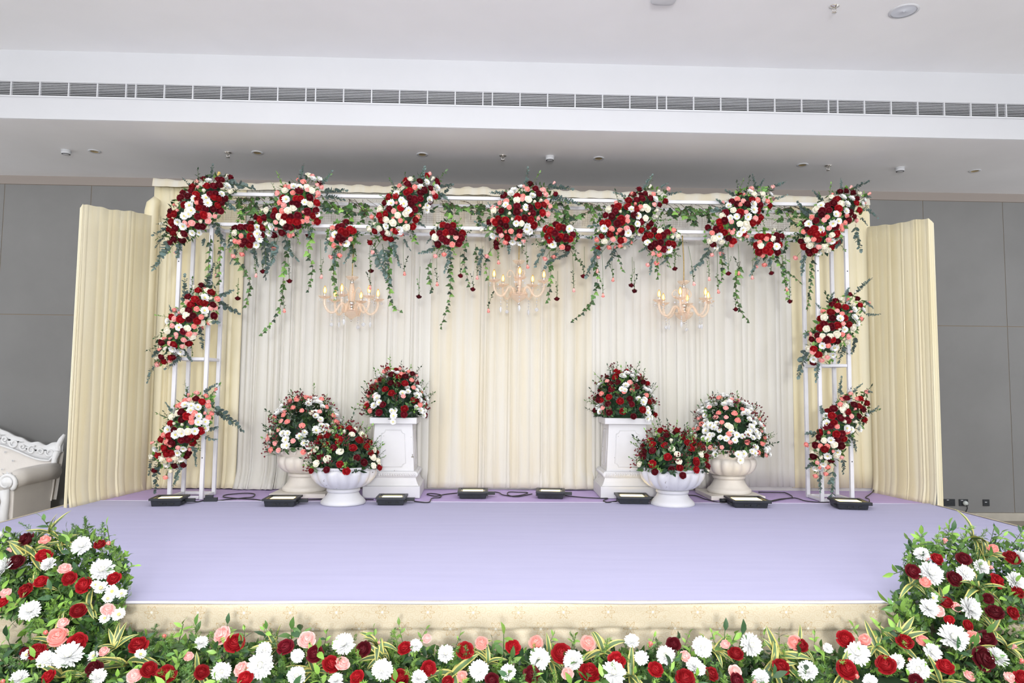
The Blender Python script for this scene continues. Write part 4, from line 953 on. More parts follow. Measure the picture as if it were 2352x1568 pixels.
def bouquet(label, c, zb, rx, h, n, mix, sizes, berries, leafs, group='bouquets in the urns, bowls and on the pedestals', z_over=-.04):
    t = thing('bouquet', label, 'bouquet', (c[0], c[1], zb), 0, group)
    prof = [(rx * .66 * cos(a_), h * .72 * sin(a_)) for a_ in [pi / 2 * i / 6 for i in range(6)]] + [(.001, h * .72)]
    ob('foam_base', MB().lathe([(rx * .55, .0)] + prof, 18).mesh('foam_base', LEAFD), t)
    def point(k, n_, jit=.12):
        z_ = z_over + (1 - z_over) * (1 - ((k + .5) / n_)); a = k * 2.39996 + rnd.uniform(-jit, jit) * 2
        rr = sqrt(max(0, 1 - max(0, z_) ** 2)); z_ += rnd.uniform(-.05, .05)
        return Vector((rx * rr * cos(a), rx * rr * sin(a), h * z_)), Vector((rr * cos(a), rr * sin(a), .35 + max(0, z_)))
    n = int(n * 1.5)
    for k in range(n):
        p, d = point(k, n)
        if p.y > rx * .6: continue
        kd = pick(mix); dd_ = d + Vector((0, -.25, 0)); pw = t.location + p * rnd.uniform(.97, 1.06)
        bloom(t, kd, pw, dd_, sizes * SIZE[kd] * rnd.uniform(.85, 1.1))
        if kd == 'daisy':
            for q_ in range(rnd.choice((1, 2, 2, 3))):
                o_ = Vector((rnd.gauss(0, 1), rnd.gauss(0, 1), rnd.gauss(0, 1))); o_ -= dd_.normalized() * o_.dot(dd_.normalized())
                bloom(t, kd, pw + o_.normalized() * .058 - d * .008, dd_ + o_ * .25, sizes * SIZE[kd] * rnd.uniform(.75, .95))
    for k in range(berries):
        p, d = point(k, berries, .5); put(t, rnd.choice(BERR), 'pompon_spray', t.location + p * rnd.uniform(.96, 1.05), d, rnd.uniform(.9, 1.4))
    pts = [(t.location + p * rnd.uniform(.72, .98), d) for p, d in (point(k, 900, .6) for k in range(900))]
    foliage(t, pts, .07, .014, [LEAF, LEAFD, LEAFD], spread=.9)
    for k in range(leafs):
        p, d = point(k, leafs, .6); put(t, rnd.choice(LSP), 'leafy_sprig', t.location + p * .88, d, rnd.uniform(.65, 1.15))
    return t
bouquet('bouquet on the left pedestal of red roses and white daisies', (c1_.x, c1_.y, 0), S + .798 * k1, .31, .50, 62, [('red', .28), ('dark', .24), ('daisy', .22), ('pink', .14), ('lpink', .06)], .98, 16, 34, z_over=.05)
bouquet('bouquet on the right pedestal of red roses and white daisies', (c2_.x, c2_.y, 0), S + .798 * k2, .31, .50, 62, [('red', .3), ('dark', .24), ('daisy', .2), ('pink', .12), ('lpink', .08)], .98, 18, 34, z_over=.05)
bouquet('white and pink bouquet in the left tall urn', cu1, S + .47, .37, .52, 84, [('daisy', .42), ('pink', .26), ('lpink', .12), ('ivory', .06)], 1.0, 34, 34)
bouquet('white and pink bouquet in the right tall urn', cu2, S + .47, .37, .55, 88, [('daisy', .46), ('pink', .24), ('lpink', .12), ('ivory', .04)], 1.0, 40, 34)
bouquet('red and ivory bouquet in the left low bowl', cb1, S + .34, .32, .36, 46, [('red', .45), ('dark', .18), ('ivory', .32), ('wbud', .03)], 1.0, 22, 40)
bouquet('red and ivory bouquet in the right low bowl', cb2, S + .34, .32, .36, 48, [('red', .52), ('dark', .24), ('ivory', .22), ('wbud', .02)], 1.0, 28, 40)

# ------------------------------------------------------------------ chandeliers
GLASSP = mat('pink_amber_glass', (1.15, 1.04, .93), .05, spec=1.0)
N_ = GLASSP.node_tree; bs = N_.nodes['Principled BSDF']; tr = N_.nodes.new('ShaderNodeBsdfTransparent'); tr.inputs[0].default_value = (1, .92, .83, 1)
mxs = N_.nodes.new('ShaderNodeMixShader'); mxs.inputs[0].default_value = .27
N_.links.new(tr.outputs[0], mxs.inputs[1]); N_.links.new(bs.outputs[0], mxs.inputs[2]); N_.links.new(mxs.outputs[0], N_.nodes['Material Output'].inputs[0])
CRYST = mat('clear_crystal', (.88, .9, .93), .05, spec=1.0)
N_ = CRYST.node_tree; bs = N_.nodes['Principled BSDF']; tr = N_.nodes.new('ShaderNodeBsdfTransparent')
mxs = N_.nodes.new('ShaderNodeMixShader'); mxs.inputs[0].default_value = .55
N_.links.new(tr.outputs[0], mxs.inputs[1]); N_.links.new(bs.outputs[0], mxs.inputs[2]); N_.links.new(mxs.outputs[0], N_.nodes['Material Output'].inputs[0])
AMBER = mat('amber_bulb_glass', (.9, .5, .12), .05)
N_ = AMBER.node_tree; bs = N_.nodes['Principled BSDF']; tr = N_.nodes.new('ShaderNodeBsdfTransparent'); tr.inputs[0].default_value = (1, .78, .42, 1)
mxs = N_.nodes.new('ShaderNodeMixShader'); mxs.inputs[0].default_value = .25
N_.links.new(tr.outputs[0], mxs.inputs[1]); N_.links.new(bs.outputs[0], mxs.inputs[2]); N_.links.new(mxs.outputs[0], N_.nodes['Material Output'].inputs[0])
FIL = mat('glowing_filament', (1, .8, .4), .5, emit=(1, .66, .25), estr=9.0)
ROPE = mat('gold_rope', (.72, .52, .2), .6, var=.3, vscale=90)
def wavy(n, amp): return lambda i, a: 1 + amp * sin(n * a)
DISH = MB().lathe([(.016, 0), (.028, .004), (.045, .012), (.062, .026), (.066, .03), (.06, .031), (.044, .018), (.02, .01)], 32, fn=lambda i, a: 1 + (.05 * sin(12 * a) if 2 <= i <= 5 else 0), cap=False).mesh('drip_dish', GLASSP)
SLEEVE = MB().lathe([(.01, .008), (.0125, .012), (.0125, .045), (.011, .048)], 10).mesh('candle_sleeve', CHROME)
BULB = MB().lathe([(.009, .046), (.013, .055), (.0185, .07), (.0185, .083), (.013, .103), (.005, .122), (.001, .128)], 14, cap=False).mesh('bulb', AMBER)
FILM = MB().lathe([(.004, .05), (.011, .06), (.0135, .076), (.009, .098), (.001, .114)], 8, cap=False).mesh('filament', FIL)
def faceted(r, h, n=8):
    return [(.001, -h / 2), (r * .6, -h * .32), (r, 0), (r * .6, h * .32), (.001, h / 2)]
CBALL = MB().lathe(faceted(.023, .046), 8, cap=False).mesh('crystal_ball', CRYST, False)
CDROP = MB().lathe([(.001, -.05), (.01, -.03), (.0125, -.015), (.006, .0), (.001, .004)], 6, cap=False).mesh('crystal_drop', CRYST, False)
CBEAD = MB().lathe(faceted(.008, .014), 6, cap=False).mesh('crystal_bead', CRYST, False)
def chandelier(u, v_dish, v_bowl, ang0, label, n=6, R=.27, tilt=0, hang=-1):
    Y = .25; c = at(u, v_bowl, Y); zd = at(u, v_dish, Y).z - c.z          # bowl level is the origin
    t = thing('chandelier', label, 'chandelier', c, 0, 'crystal candle chandeliers under the arch')
    t.rotation_euler = (0, tilt, 0)
    ob('bowl', MB().lathe([(.003, -.078), (.014, -.074), (.03, -.06), (.062, -.04), (.088, -.012), (.094, .002), (.088, .004), (.05, .0), (.02, .012)], 36, fn=lambda i, a: 1 + .035 * sin(18 * a) * (2 <= i <= 5), cap=False).mesh('bowl', GLASSP), t)
    ob('beaded_rim', MB().lathe([(.07, .0), (.096, .006), (.099, .014), (.094, .022), (.068, .018)], 48, fn=lambda i, a: 1 + .03 * sin(24 * a), cap=False).mesh('beaded_rim', GLASSP), t)
    ob('finial', MB().lathe([(.001, -.1), (.008, -.094), (.011, -.085), (.005, -.076)], 10).mesh('finial', CHROME), t)
    ob('hub', MB().lathe([(.02, .01), (.034, .02), (.03, .04), (.018, .05), (.022, .07), (.034, .08), (.03, .1), (.018, .11)], 16).mesh('hub', CHROME), t)
    z0_ = .1; z1_ = zd - .055
    k_ = 10; pr = []
    for i in range(k_ + 1):
        f_ = i / k_; rr = .018 + .017 * sin(pi * min(1, .15 + f_ * .85)); pr += [(rr, z0_ + (z1_ - z0_) * f_), (rr + .003, z0_ + (z1_ - z0_) * (f_ + .5 / k_))]
    ob('stem', MB().lathe(pr, 18).mesh('stem', GLASSP), t)
    ob('neck', MB().lathe([(.018, z1_), (.022, z1_ + .012), (.012, z1_ + .025), (.016, zd - .012), (.008, zd)], 12).mesh('neck', CHROME), t)
    ob('top_dish', MB().lathe([(.012, zd - .02), (.035, zd - .012), (.055, zd + .006), (.066, zd + .02), (.06, zd + .022), (.03, zd + .01), (.004, zd + .012)], 32, fn=lambda i, a: 1 + (.05 * sin(14 * a) if 2 <= i <= 4 else 0), cap=False).mesh('top_dish', GLASSP), t)
    zb_ = HB + S - PB / 2 - .0 - c.z
    ob('rope', MB().tube(bez([(0, 0, zd + .01), (.002, 0, (zd + zb_) / 2), (.0, CWF - Y - PB / 2 - .008, zb_ - .02), (0, CWF - Y - PB / 2 - .008, zb_ + PB), (.0, CWF - Y, zb_ + PB + .006)], 4), .006, 6).mesh('rope', ROPE), t)
    for i in range(n):
        a = ang0 + 2 * pi * i / n; ca, sa = cos(a), sin(a)
        prof = bez([(.05, .012), (.062, .06), (.09, .085), (.12, .065), (.145, .02), (.175, -.012), (.215, -.012), (.25, .02), (R, .07), (R, .125)], 4)
        arm = ob('arm', MB().tube([(p_.x * ca, p_.x * sa, p_.y) for p_ in [Vector((q_[0], q_[1], 0)) for q_ in prof]], .0125, 8).mesh('arm', GLASSP), t)
        L_ = (R * ca, R * sa, .118)
        ob('drip_dish', DISH, arm, L_); ob('candle_sleeve', SLEEVE, arm, (L_[0], L_[1], L_[2] + .01)); ob('bulb', BULB, arm, (L_[0], L_[1], L_[2] + .01)); ob('filament', FILM, arm, (L_[0], L_[1], L_[2] + .012))
        bot = (.195 * ca, .195 * sa, -.03)
        drop = hang if hang > 0 else (.085 if i % 2 else .065)
        ob('hanging_wire', MB().tube([bot, (bot[0], bot[1], -.03 - drop)], .0012, 4).mesh('hanging_wire', CHROME), arm)
        for q_ in range(3): ob('crystal_bead', CBEAD, arm, (bot[0], bot[1], -.04 - q_ * drop / 3.2))
        if i % 2: ob('crystal_ball', CBALL, arm, (bot[0], bot[1], -.03 - drop - .024))
        else: ob('crystal_drop', CDROP, arm, (bot[0], bot[1], -.03 - drop), None, 1.2)
        for q_ in range(4):
            aa = a + pi / 2 * q_ + .5; ob('crystal_bead', CBEAD, arm, (L_[0] + .058 * cos(aa), L_[1] + .058 * sin(aa), .105 - .012 * (q_ % 2)), None, 1.3)
    for i in range(3):
        a = ang0 + .5 + 2 * pi * i / 3; ca, sa = cos(a), sin(a)
        prof = bez([(.03, .1), (.04, .18), (.055, .235), (.085, .262), (.115, .24), (.118, .205), (.095, .19), (.082, .208)], 5)
        ob('scroll', MB().tube([(p_[0] * ca, p_[0] * sa, p_[1]) for p_ in prof], .006, 6).mesh('scroll', GLASSP), t)
    return t
chandelier(807, 640, 716, .35, 'crystal chandelier hanging on the left, six candle bulbs', 6)
chandelier(1191, 603, 678, -1.57, 'crystal chandelier hanging highest, in the middle of the arch', 5, hang=.1)
chandelier(1571, 650, 722, .12, 'crystal chandelier hanging on the right in front of ivory curtain', 6)

# ------------------------------------------------------------------ floodlights and cables
PANEL = mat('lit_led_panel', (1, .95, .8), .4, emit=(1, .74, .205), estr=4.2)
LENS = mat('flood_glass', (.8, .8, .78), .08)
def flood(u0, u1, v, label, rz=0, hasbox=True, h=.055):
    a = atz(u0, v, S); b = atz(u1, v, S); w = (b - a).length; c = (a + b) / 2; d = w * .95
    t = thing('floodlight', label, 'floodlight', (c.x, c.y + d / 2, S), rz, 'black floodlights lying face up along the stage')
    bevel(ob('housing', MB().frustum((0, 0), w * .92, d * .9, 0.002, w * .98, d * .96, h).mesh('housing', BLACKM, False), t), .003)
    e, W_, D_ = .028, w * 1.08, d * 1.06; mb = MB(); z0_, z1_ = h, h + .018
    mb.box((-W_ / 2, -D_ / 2, z0_), (W_ / 2, -D_ / 2 + e, z1_)).box((-W_ / 2, D_ / 2 - e, z0_), (W_ / 2, D_ / 2, z1_)).box((-W_ / 2, -D_ / 2 + e, z0_), (-W_ / 2 + e, D_ / 2 - e, z1_)).box((W_ / 2 - e, -D_ / 2 + e, z0_), (W_ / 2, D_ / 2 - e, z1_))
    ob('bezel', mb.mesh('bezel', BLACKM, False), t)
    ob('reflector', MB().box((-W_ / 2 + e, -D_ / 2 + e, z0_), (W_ / 2 - e, D_ / 2 - e, z0_ + .004)).mesh('reflector', mat('grey_reflector', (.55, .54, .5), .3), False), t)
    ob('led_panel', MB().box((-W_ / 2 + e + .022, -D_ / 2 + e + .008, z0_ + .004), (W_ / 2 - e - .022, D_ / 2 - e - .045, z0_ + .009)).mesh('led_panel', PANEL, False), t)
    for dx in (-.2, -.02, .16):
        ob('vent_hole', MB().box((w * dx, -d * .45 - .012, h * .35), (w * dx + (.03 if dx != -.02 else .012), -d * .45 + .01, h * .35 + .012)).mesh('vent_hole', DARK, False), t)
    for sx_ in (-1, 1):
        ob('lug', MB().box((sx_ * w * .5 - .012, -d * .2, h * .3), (sx_ * w * .5 + .012, -d * .2 + .04, h * .3 + .02)).mesh('lug', BLACKM, False), t)
    ob('cable_gland', MB().box((w * .49, d * .05, h * .35), (w * .49 + .085, d * .05 + .035, h * .35 + .03)).mesh('cable_gland', BLACKM, False), t)
    return t
flood(341, 409, 1163.5, 'black floodlight lying furthest left below the left posts', .12)
flood(603, 675, 1164.5, 'black floodlight lying in front of the left tall urn', .03)
flood(864, 928, 1160.5, 'black floodlight lying in front of the left pedestal', .02)
flood(1053, 1118, 1145.5, 'black floodlight lying left of centre against the cream curtain', 0)
flood(1236, 1298, 1145.5, 'black floodlight lying right of centre, turned slightly', -.1)
flood(1424, 1494, 1158.5, 'black floodlight lying in front of the right pedestal', -.05)
flood(1690, 1768, 1167.5, 'black floodlight lying in front of the right tall urn', -.06)
flood(1933, 2000, 1171, 'black floodlight lying furthest right below the right posts', -.14)
def cable(pts, label, r_=.0055):
    P = [atz(x, y, S + .007) for x, y in pts]
    o = ob('power_cable', MB().tube(bez(P, 8), r_, 6).mesh('power_cable', BLACKC)); return tag(o, label, 'cable', 'black power cables on the stage carpet')
cable([(432, 1149), (452, 1152), (470, 1149), (500, 1149), (530, 1146), (560, 1143), (580, 1141), (584, 1134), (560, 1132.5), (520, 1136), (514, 1141), (540, 1144), (580, 1146), (602, 1149)], 'black cable looped between the left posts and the second floodlight')
cable([(690, 1148), (720, 1147), (760, 1145), (800, 1143), (820, 1146), (858, 1147)], 'black cable running behind the left low bowl to the pedestal floodlight')
cable([(945, 1149), (960, 1152), (985, 1153), (992, 1144), (1010, 1142), (1012, 1136), (990, 1133), (981, 1135), (1000, 1139), (1022, 1135), (1050, 1132)], 'black cable curling right of the left pedestal')
cable([(1130, 1129), (1146, 1131), (1155, 1136), (1176, 1139), (1200, 1136), (1212, 1131), (1190, 1130), (1168, 1130), (1168, 1137), (1190, 1140), (1222, 1134)], 'black cable with a loop between the two centre floodlights')
cable([(1298, 1138), (1340, 1142), (1380, 1144), (1396, 1144), (1386, 1149), (1394, 1153), (1416, 1151)], 'black cable running left of the right pedestal')
cable([(1494, 1148), (1515, 1146), (1530, 1140), (1590, 1137), (1620, 1146), (1650, 1153), (1680, 1153)], 'black cable passing behind the right low bowl')
cable([(1742, 1130), (1790, 1130.5), (1806, 1132), (1820, 1142), (1790, 1146), (1765, 1152), (1820, 1143), (1850, 1150), (1880, 1153), (1905, 1153)], 'black cable looped right of the right tall urn')
P = [atz(1997, 1152, S + .02), atz(1996, 1146, S + .008), atz(1988, 1142, S + .008), atz(1999, 1134, S + .01), at(2007, 1125, .66), at(2010, 1105, .69)]
tag(ob('power_cable', MB().tube(bez(P, 8), .0055, 6).mesh('power_cable', BLACKC)), 'black cable rising from the far right floodlight to the wing curtain', 'cable', 'black power cables on the stage carpet')
cn = atz(484, 1151, S)
t = thing('cable_connector', 'black plug-in cable connector beside the left posts', 'connector', (cn.x, cn.y, S), .1)
ob('socket_body', MB().box((-.06, -.02, 0), (.06, .02, .035)).mesh('socket_body', BLACKM, False), t); ob('plug_body', MB().box((-.05, -.012, .035), (.02, .016, .06)).mesh('plug_body', BLACKM, False), t)
cn = atz(1665, 1153, S)
t = thing('cable_connector', 'black inline cable connector left of the right urn floodlight', 'connector', (cn.x, cn.y, S), -.05)
ob('socket_body', MB().tube([(-.05, 0, .018), (.05, 0, .018)], .018, 8).mesh('socket_body', BLACKM), t); ob('locking_ring', MB().tube([(-.012, 0, .018), (.008, 0, .018)], .0215, 8).mesh('locking_ring', BLACKM), t)

# ------------------------------------------------------------------ carved sofa at the left
SW = mat('white_carved_wood', (1.08, 1.09, 1.11), .4, var=.04, vscale=12)
LEATHER = mat('ivory_leather', (1.0, .95, .9), .4, var=.05, vscale=5, bump=.15, bscale=90)
sr = at(140, 1060, 1.55).x; SWD = 2.1
so = thing('carved_sofa', 'ivory tufted sofa with carved white frame left of the stage', 'sofa', (sr - SWD / 2, 1.2, 0))
hx = SWD / 2
ob('seat', bevel(ob('seat_base', MB().box((-hx + .12, -.42, .12), (hx - .12, .3, .40)).mesh('seat_base', LEATHER, False), so), .03).data, so, (0, 0, 0)) if False else None
bevel(ob('seat_base', MB().box((-hx + .12, -.40, .10), (hx - .12, .3, .34)).mesh('seat_base', LEATHER, False), so), .02)
bevel(ob('seat_cushion', MB().box((-hx + .2, -.43, .345), (hx - .2, .24, .48)).mesh('seat_cushion', LEATHER, False), so), .05, 4)
for sx_ in (-1, 1):
    for yy in (-.36, .3):
        ob('leg', MB().lathe([(.03, 0), (.045, .02), (.03, .04), (.05, .1)], 12).mesh('leg', SW), so, (sx_ * (hx - .14), yy, 0))
# back: height follows the crest curve
def crest(x):
    f_ = abs(x) / hx
    return .965 - .03 * f_ + .23 * (cos(min(1, f_ / .80) * pi) * .5 + .5) + .05 * max(0, (f_ - .9) / .1) ** 2
def under(x):
    f_ = abs(x) / hx; return crest(x) - .15 + .04 * (f_ > .9) - .02 * sin(f_ * 9)
nn = 120; vs_ = []
for k_ in range(4):
    for i in range(nn + 1):
        x = -hx + .03 + (SWD - .06) * i / nn; z_ = .3 + (under(x) + .02 - .3) * k_ / 3
        vs_.append((x, .26 + .1 * k_ / 3 - .012 * sin(i * pi / 10) * sin(k_ * 2), z_))
nv = len(vs_); vs_ += [(x, y + .09, z) for x, y, z in vs_]
fs_ = [(k_ * (nn + 1) + i, k_ * (nn + 1) + i + 1, (k_ + 1) * (nn + 1) + i + 1, (k_ + 1) * (nn + 1) + i) for k_ in range(3) for i in range(nn)]
fs_ += [tuple(nv + q_ for q_ in f[::-1]) for f in fs_]
bk = ob('backrest', MB().add(vs_, fs_).mesh('backrest', LEATHER), so)
bt = MB().lathe(faceted(.017, .024), 8, cap=False).mesh('crystal_button', mat('bright_crystal', (.95, .97, 1), .12, metal=.6), False)
for r_ in range(5):
    for c_ in range(9):
        x = -hx + .22 + c_ * .208 + (.104 if r_ % 2 else 0); z_ = .46 + r_ * .098
        if x < hx - .12 and z_ < under(x) - .06: ob('crystal_button', bt, bk, (x, .245 + .1 * (z_ - .3) / .6 - .012, z_))
# crest rail: pierced board + scrolls
cr_ = MB(); vs_ = []
for side_ in range(2):
    for i in range(nn + 1):
        x = -hx + SWD * i / nn; wob = .012 * sin(x * 34) + .02 * abs(sin(x * 15)) ** 2
        vs_ += [(x, .33 + .045 * side_, under(x) - .012), (x, .32 + .055 * side_, (under(x) + crest(x)) / 2), (x, .34 + .045 * side_, crest(x) + wob)]
m3 = 3; off = (nn + 1) * 3
for i in range(nn):
    for j in range(2):
        a = i * 3 + j; cr_.f.append((a, a + 3, a + 4, a + 1)); b_ = off + a; cr_.f.append((b_, b_ + 1, b_ + 4, b_ + 3))
    cr_.f.append((i * 3 + 2, i * 3 + 5, off + i * 3 + 5, off + i * 3 + 2)); cr_.f.append((i * 3, off + i * 3, off + i * 3 + 3, i * 3 + 3))
cr_.v = vs_; cr_.m = [0] * len(cr_.f)
rail = ob('crest_rail', cr_.mesh('crest_rail', SW), so)
def scroll_mesh(seed, rr):
    r = random.Random(seed); pts = []
    for i in range(26):
        a = i / 25 * 3.4 * pi / 1.5; q_ = rr * (1 - .75 * i / 25); pts.append((q_ * cos(a), -.012 - .012 * i / 25, q_ * sin(a)))
    return MB().tube(pts, [.013 * (1 - .35 * i / 25) for i in range(26)], 6).mesh('scroll', SW)
scs = [scroll_mesh(1, .055), scroll_mesh(2, .042)]
i = 0; x = -hx + .1
while x < hx - .05:
    zc = (under(x) + crest(x)) / 2; o_ = ob('scroll', scs[i % 2], rail, (x, .325, zc), Quaternion((0, 1, 0), rnd.uniform(0, 6)))
    if i % 2: o_.scale = (-1, 1, 1)
    ob('eyelet', MB().lathe([(.011, 0), (.001, .002)], 8).mesh('eyelet', DARK), rail, (x + .045, .318, zc - .025 + .02 * (i % 3)), Quaternion((1, 0, 0), pi / 2), (1.6, .8, 1))
    lfm = leaf_mesh('acanthus_leaf', SW, .07, .02, fold=.5) if i == 0 else lfm
    ob('acanthus_leaf', lfm, rail, (x + .05, .322, zc + .0), aim((rnd.choice((-1, 1)), -.3, .5), 0)); x += .105; i += 1
ob('lower_bead', MB().tube([(-hx + .05 + (SWD - .1) * k_ / 60, .315, under(-hx + .05 + (SWD - .1) * k_ / 60) - .012) for k_ in range(61)], .012, 6).mesh('lower_bead', SW), so)
for sx_ in (-1, 1):
    ob('corner_post', MB().tube([(sx_ * (hx - .06), .3, .55), (sx_ * (hx - .05), .31, .78), (sx_ * (hx - .045), .33, .84), (sx_ * (hx - .03), .34, .88), (sx_ * (hx - .035), .34, .93), (sx_ * (hx - .01), .35, 1.0), (sx_ * (hx + .02), .36, 1.06)], [.035, .03, .038, .03, .034, .03, .018], 10).mesh('corner_post', SW), so)
    ob('arm_roll', MB().tube([(sx_ * (hx - .1), -.40, .60), (sx_ * (hx - .09), -.2, .625), (sx_ * (hx - .06), .1, .64), (sx_ * (hx - .04), .30, .64)], [.095, .1, .1, .095], 18).mesh('arm_roll', LEATHER), so)
    bevel(ob('arm_panel', MB().box((sx_ * (hx - .1) - .055, -.38, .1), (sx_ * (hx - .1) + .055, .28, .6)).mesh('arm_panel', LEATHER, False), so), .01)
    fc = ob('arm_scroll', MB().tube([(sx_ * (hx - .1) + sx_ * (.1 * (1 - k_ / 30)) * cos(-.9 + k_ * .33), -.415 - .02 * k_ / 30, .6 + .1 * (1 - k_ / 30) * sin(-.9 + k_ * .33)) for k_ in range(26)], [.024 - .012 * k_ / 26 for k_ in range(26)], 8).mesh('arm_scroll', SW), so)
    b = MB().lathe([(.001, .03), (.04, .024), (.06, .0)], 14, cap=False); b.v = [(x_, -z_, y_) for x_, y_, z_ in b.v]
    ob('rosette', b.mesh('rosette', SW), fc, (sx_ * (hx - .1), -.42, .6))
    for k_ in range(9):
        a = -.5 + k_ * .42; ob('acanthus_leaf', lfm, fc, (sx_ * (hx - .1) + sx_ * .07 * cos(a), -.41, .6 + .07 * sin(a)), aim((sx_ * cos(a), -.15, sin(a)), 0), .75)
    ob('arm_post', MB().tube([(sx_ * (hx - .1), -.41, .1), (sx_ * (hx - .11), -.43, .25), (sx_ * (hx - .1), -.42, .4), (sx_ * (hx - .12), -.42, .52)], [.05, .045, .04, .05], 10).mesh('arm_post', SW), so)

# ------------------------------------------------------------------ front flower border
def tx(lst, sc_, ox, oy): return [(ox + x / sc_, oy + y / sc_, d / sc_) for x, y, d in lst]
RA = tx([(240, 235, 130), (150, 440, 130), (235, 705, 125), (640, 598, 120), (775, 660, 140), (925, 280, 95), (1055, 598, 115), (380, 625, 110), (405, 385, 130), (25, 820, 90), (725, 895, 130), (345, 1275, 150), (720, 1185, 150), (870, 1435, 140), (450, 1510, 120), (1280, 1215, 160), (1385, 1440, 140), (1545, 1480, 160), (225, 1275, 80)], 4.04, 0, 1180)
RA += tx([(95, 490, 140), (545, 455, 160), (250, 715, 120), (640, 775, 130), (1000, 490, 140), (1265, 550, 140), (1415, 645, 150), (1700, 510, 130), (1645, 760, 120), (2075, 500, 120), (2040, 765, 140), (2290, 680, 130)], 3.92, 400, 1360)[1:]
RA += tx([(265, 520, 150), (700, 490, 130), (1135, 545, 170), (870, 735, 140), (1385, 720, 180), (1635, 610, 150), (1985, 690, 130), (2145, 465, 120), (2250, 770, 160), (510, 785, 120), (110, 800, 100)], 3.92, 1000, 1360)
RA += tx([(1610, 500, 170), (425, 660, 150), (1130, 570, 140), (165, 880, 140), (915, 800, 170), (435, 950, 150), (1625, 830, 200), (2045, 780, 190), (2250, 530, 160)], 4.704, 1600, 1360)
RA += tx([(470, 530, 130), (695, 415, 110), (945, 415, 120), (860, 600, 130), (1250, 620, 130), (1390, 405, 130), (1445, 725, 110), (1170, 785, 90), (1235, 910, 140), (1400, 915, 110), (785, 820, 110), (810, 980, 80), (985, 1030, 90), (1155, 1155, 150), (775, 1415, 140), (1130, 1345, 200), (495, 1545, 110), (1485, 1520, 130)], 4.04, 1980, 1180)
PA = tx([(415, 240, 100), (90, 335, 70), (600, 505, 105), (1010, 275, 75), (55, 735, 105), (585, 1010, 110), (1000, 885, 110), (535, 1140, 180), (425, 1105, 80), (965, 1275, 100), (1525, 1140, 75), (1245, 1500, 140), (30, 1560, 80)], 4.04, 0, 1180)
PA += tx([(430, 385, 150), (130, 575, 90), (605, 690, 130), (1195, 425, 140), (1515, 640, 120), (2275, 415, 90), (1845, 455, 45)], 3.92, 400, 1360)
PA += tx([(415, 455, 120), (905, 450, 130), (240, 755, 100), (1375, 455, 140), (1190, 730, 120), (1935, 470, 80), (2250, 575, 110)], 3.92, 1000, 1360)
PA += tx([(310, 560, 110), (1060, 540, 150), (415, 855, 130), (1815, 510, 130), (1735, 915, 90), (620, 970, 90), (2305, 735, 80)], 4.704, 1600, 1360)
PA += tx([(770, 250, 80), (1215, 320, 95), (605, 420, 65), (590, 630, 100), (1195, 500, 65), (870, 860, 90), (710, 900, 110), (1035, 1140, 115), (560, 1170, 100), (995, 1500, 95), (1365, 1515, 110), (1410, 1235, 75), (1480, 1370, 85)], 4.04, 1980, 1180)
MA = tx([(25, 505, 190), (755, 300, 170), (945, 520, 200), (280, 900, 180), (635, 1320, 240), (430, 1355, 160), (180, 1530, 150), (910, 1510, 140), (450, 470, 130)], 4.04, 0, 1180)
MA += tx([(245, 455, 120), (425, 715, 160), (810, 520, 130), (780, 660, 220), (1100, 755, 160), (1110, 575, 120), (1530, 470, 190), (1875, 700, 180), (2175, 480, 110), (2205, 775, 140), (1460, 795, 130)], 3.92, 400, 1360)
MA += tx([(95, 555, 150), (395, 705, 175), (940, 600, 185), (1240, 610, 175), (655, 720, 140), (1605, 730, 205), (1770, 440, 125), (1855, 590, 125), (2075, 570, 165), (2330, 660, 140)], 3.92, 1000, 1360)
MA += tx([(60, 590, 210), (580, 570, 240), (35, 830, 130), (1200, 850, 200), (1740, 670, 245), (690, 920, 170), (2160, 750, 160), (1415, 605, 105), (1875, 965, 150)], 4.704, 1600, 1360)
MA += tx([(555, 375, 130), (635, 555, 210), (955, 550, 145), (1105, 495, 135), (1470, 400, 120), (1420, 625, 160), (1000, 880, 200), (620, 880, 170), (845, 1150, 245), (650, 1285, 155), (1250, 1330, 180), (525, 1440, 185)], 4.04, 1980, 1180)
DA = tx([(940, 690, 130), (1040, 720, 115), (1130, 745, 100), (1000, 790, 100), (1105, 935, 120), (975, 970, 100), (15, 195, 70), (870, 1320, 100), (1305, 1305, 100), (250, 1310, 100), (890, 660, 90)], 4.04, 0, 1180)
DA += tx([(660, 780, 90)], 4.04, 1980, 1180)
def ydepth(v): # distance plane of the flower mounds for a height in the photo
    pts = [(1190, -3.02), (1300, -3.24), (1400, -3.40), (1450, -3.44), (1568, -3.66), (1620, -3.78)]
    for (a, ya), (b, yb) in zip(pts, pts[1:]):
        if v <= b: return ya + (yb - ya) * (max(v, a) - a) / (b - a)
    return pts[-1][1]
gL = thing('corner_flower_border', 'flower mound on the left front corner of the stage, spilling over the edge', 'flower border', at(140, 1400, -3.3))
gR = thing('corner_flower_border', 'flower mound on the right front corner of the stage, spilling over the edge', 'flower border', at(2230, 1400, -3.3))
gM = thing('front_flower_border', 'long low flower border on the floor along the front of the stage', 'flower border', at(1176, 1560, -3.6))
def owner(x, y):
    if x < 330 and y < 1445: return gL
    if x > 2010 and y < 1452 + max(0, (x - 2200)) * .1: return gR
    return gM
def fnorm(x, y, tilt=0):
    return Vector(((x - (140 if x < 400 else 2220 if x > 1960 else x)) / 500, -.75, .75)) + Vector((rnd.uniform(-.45, .45), rnd.uniform(-.2, .2), rnd.uniform(-.3, .4)))
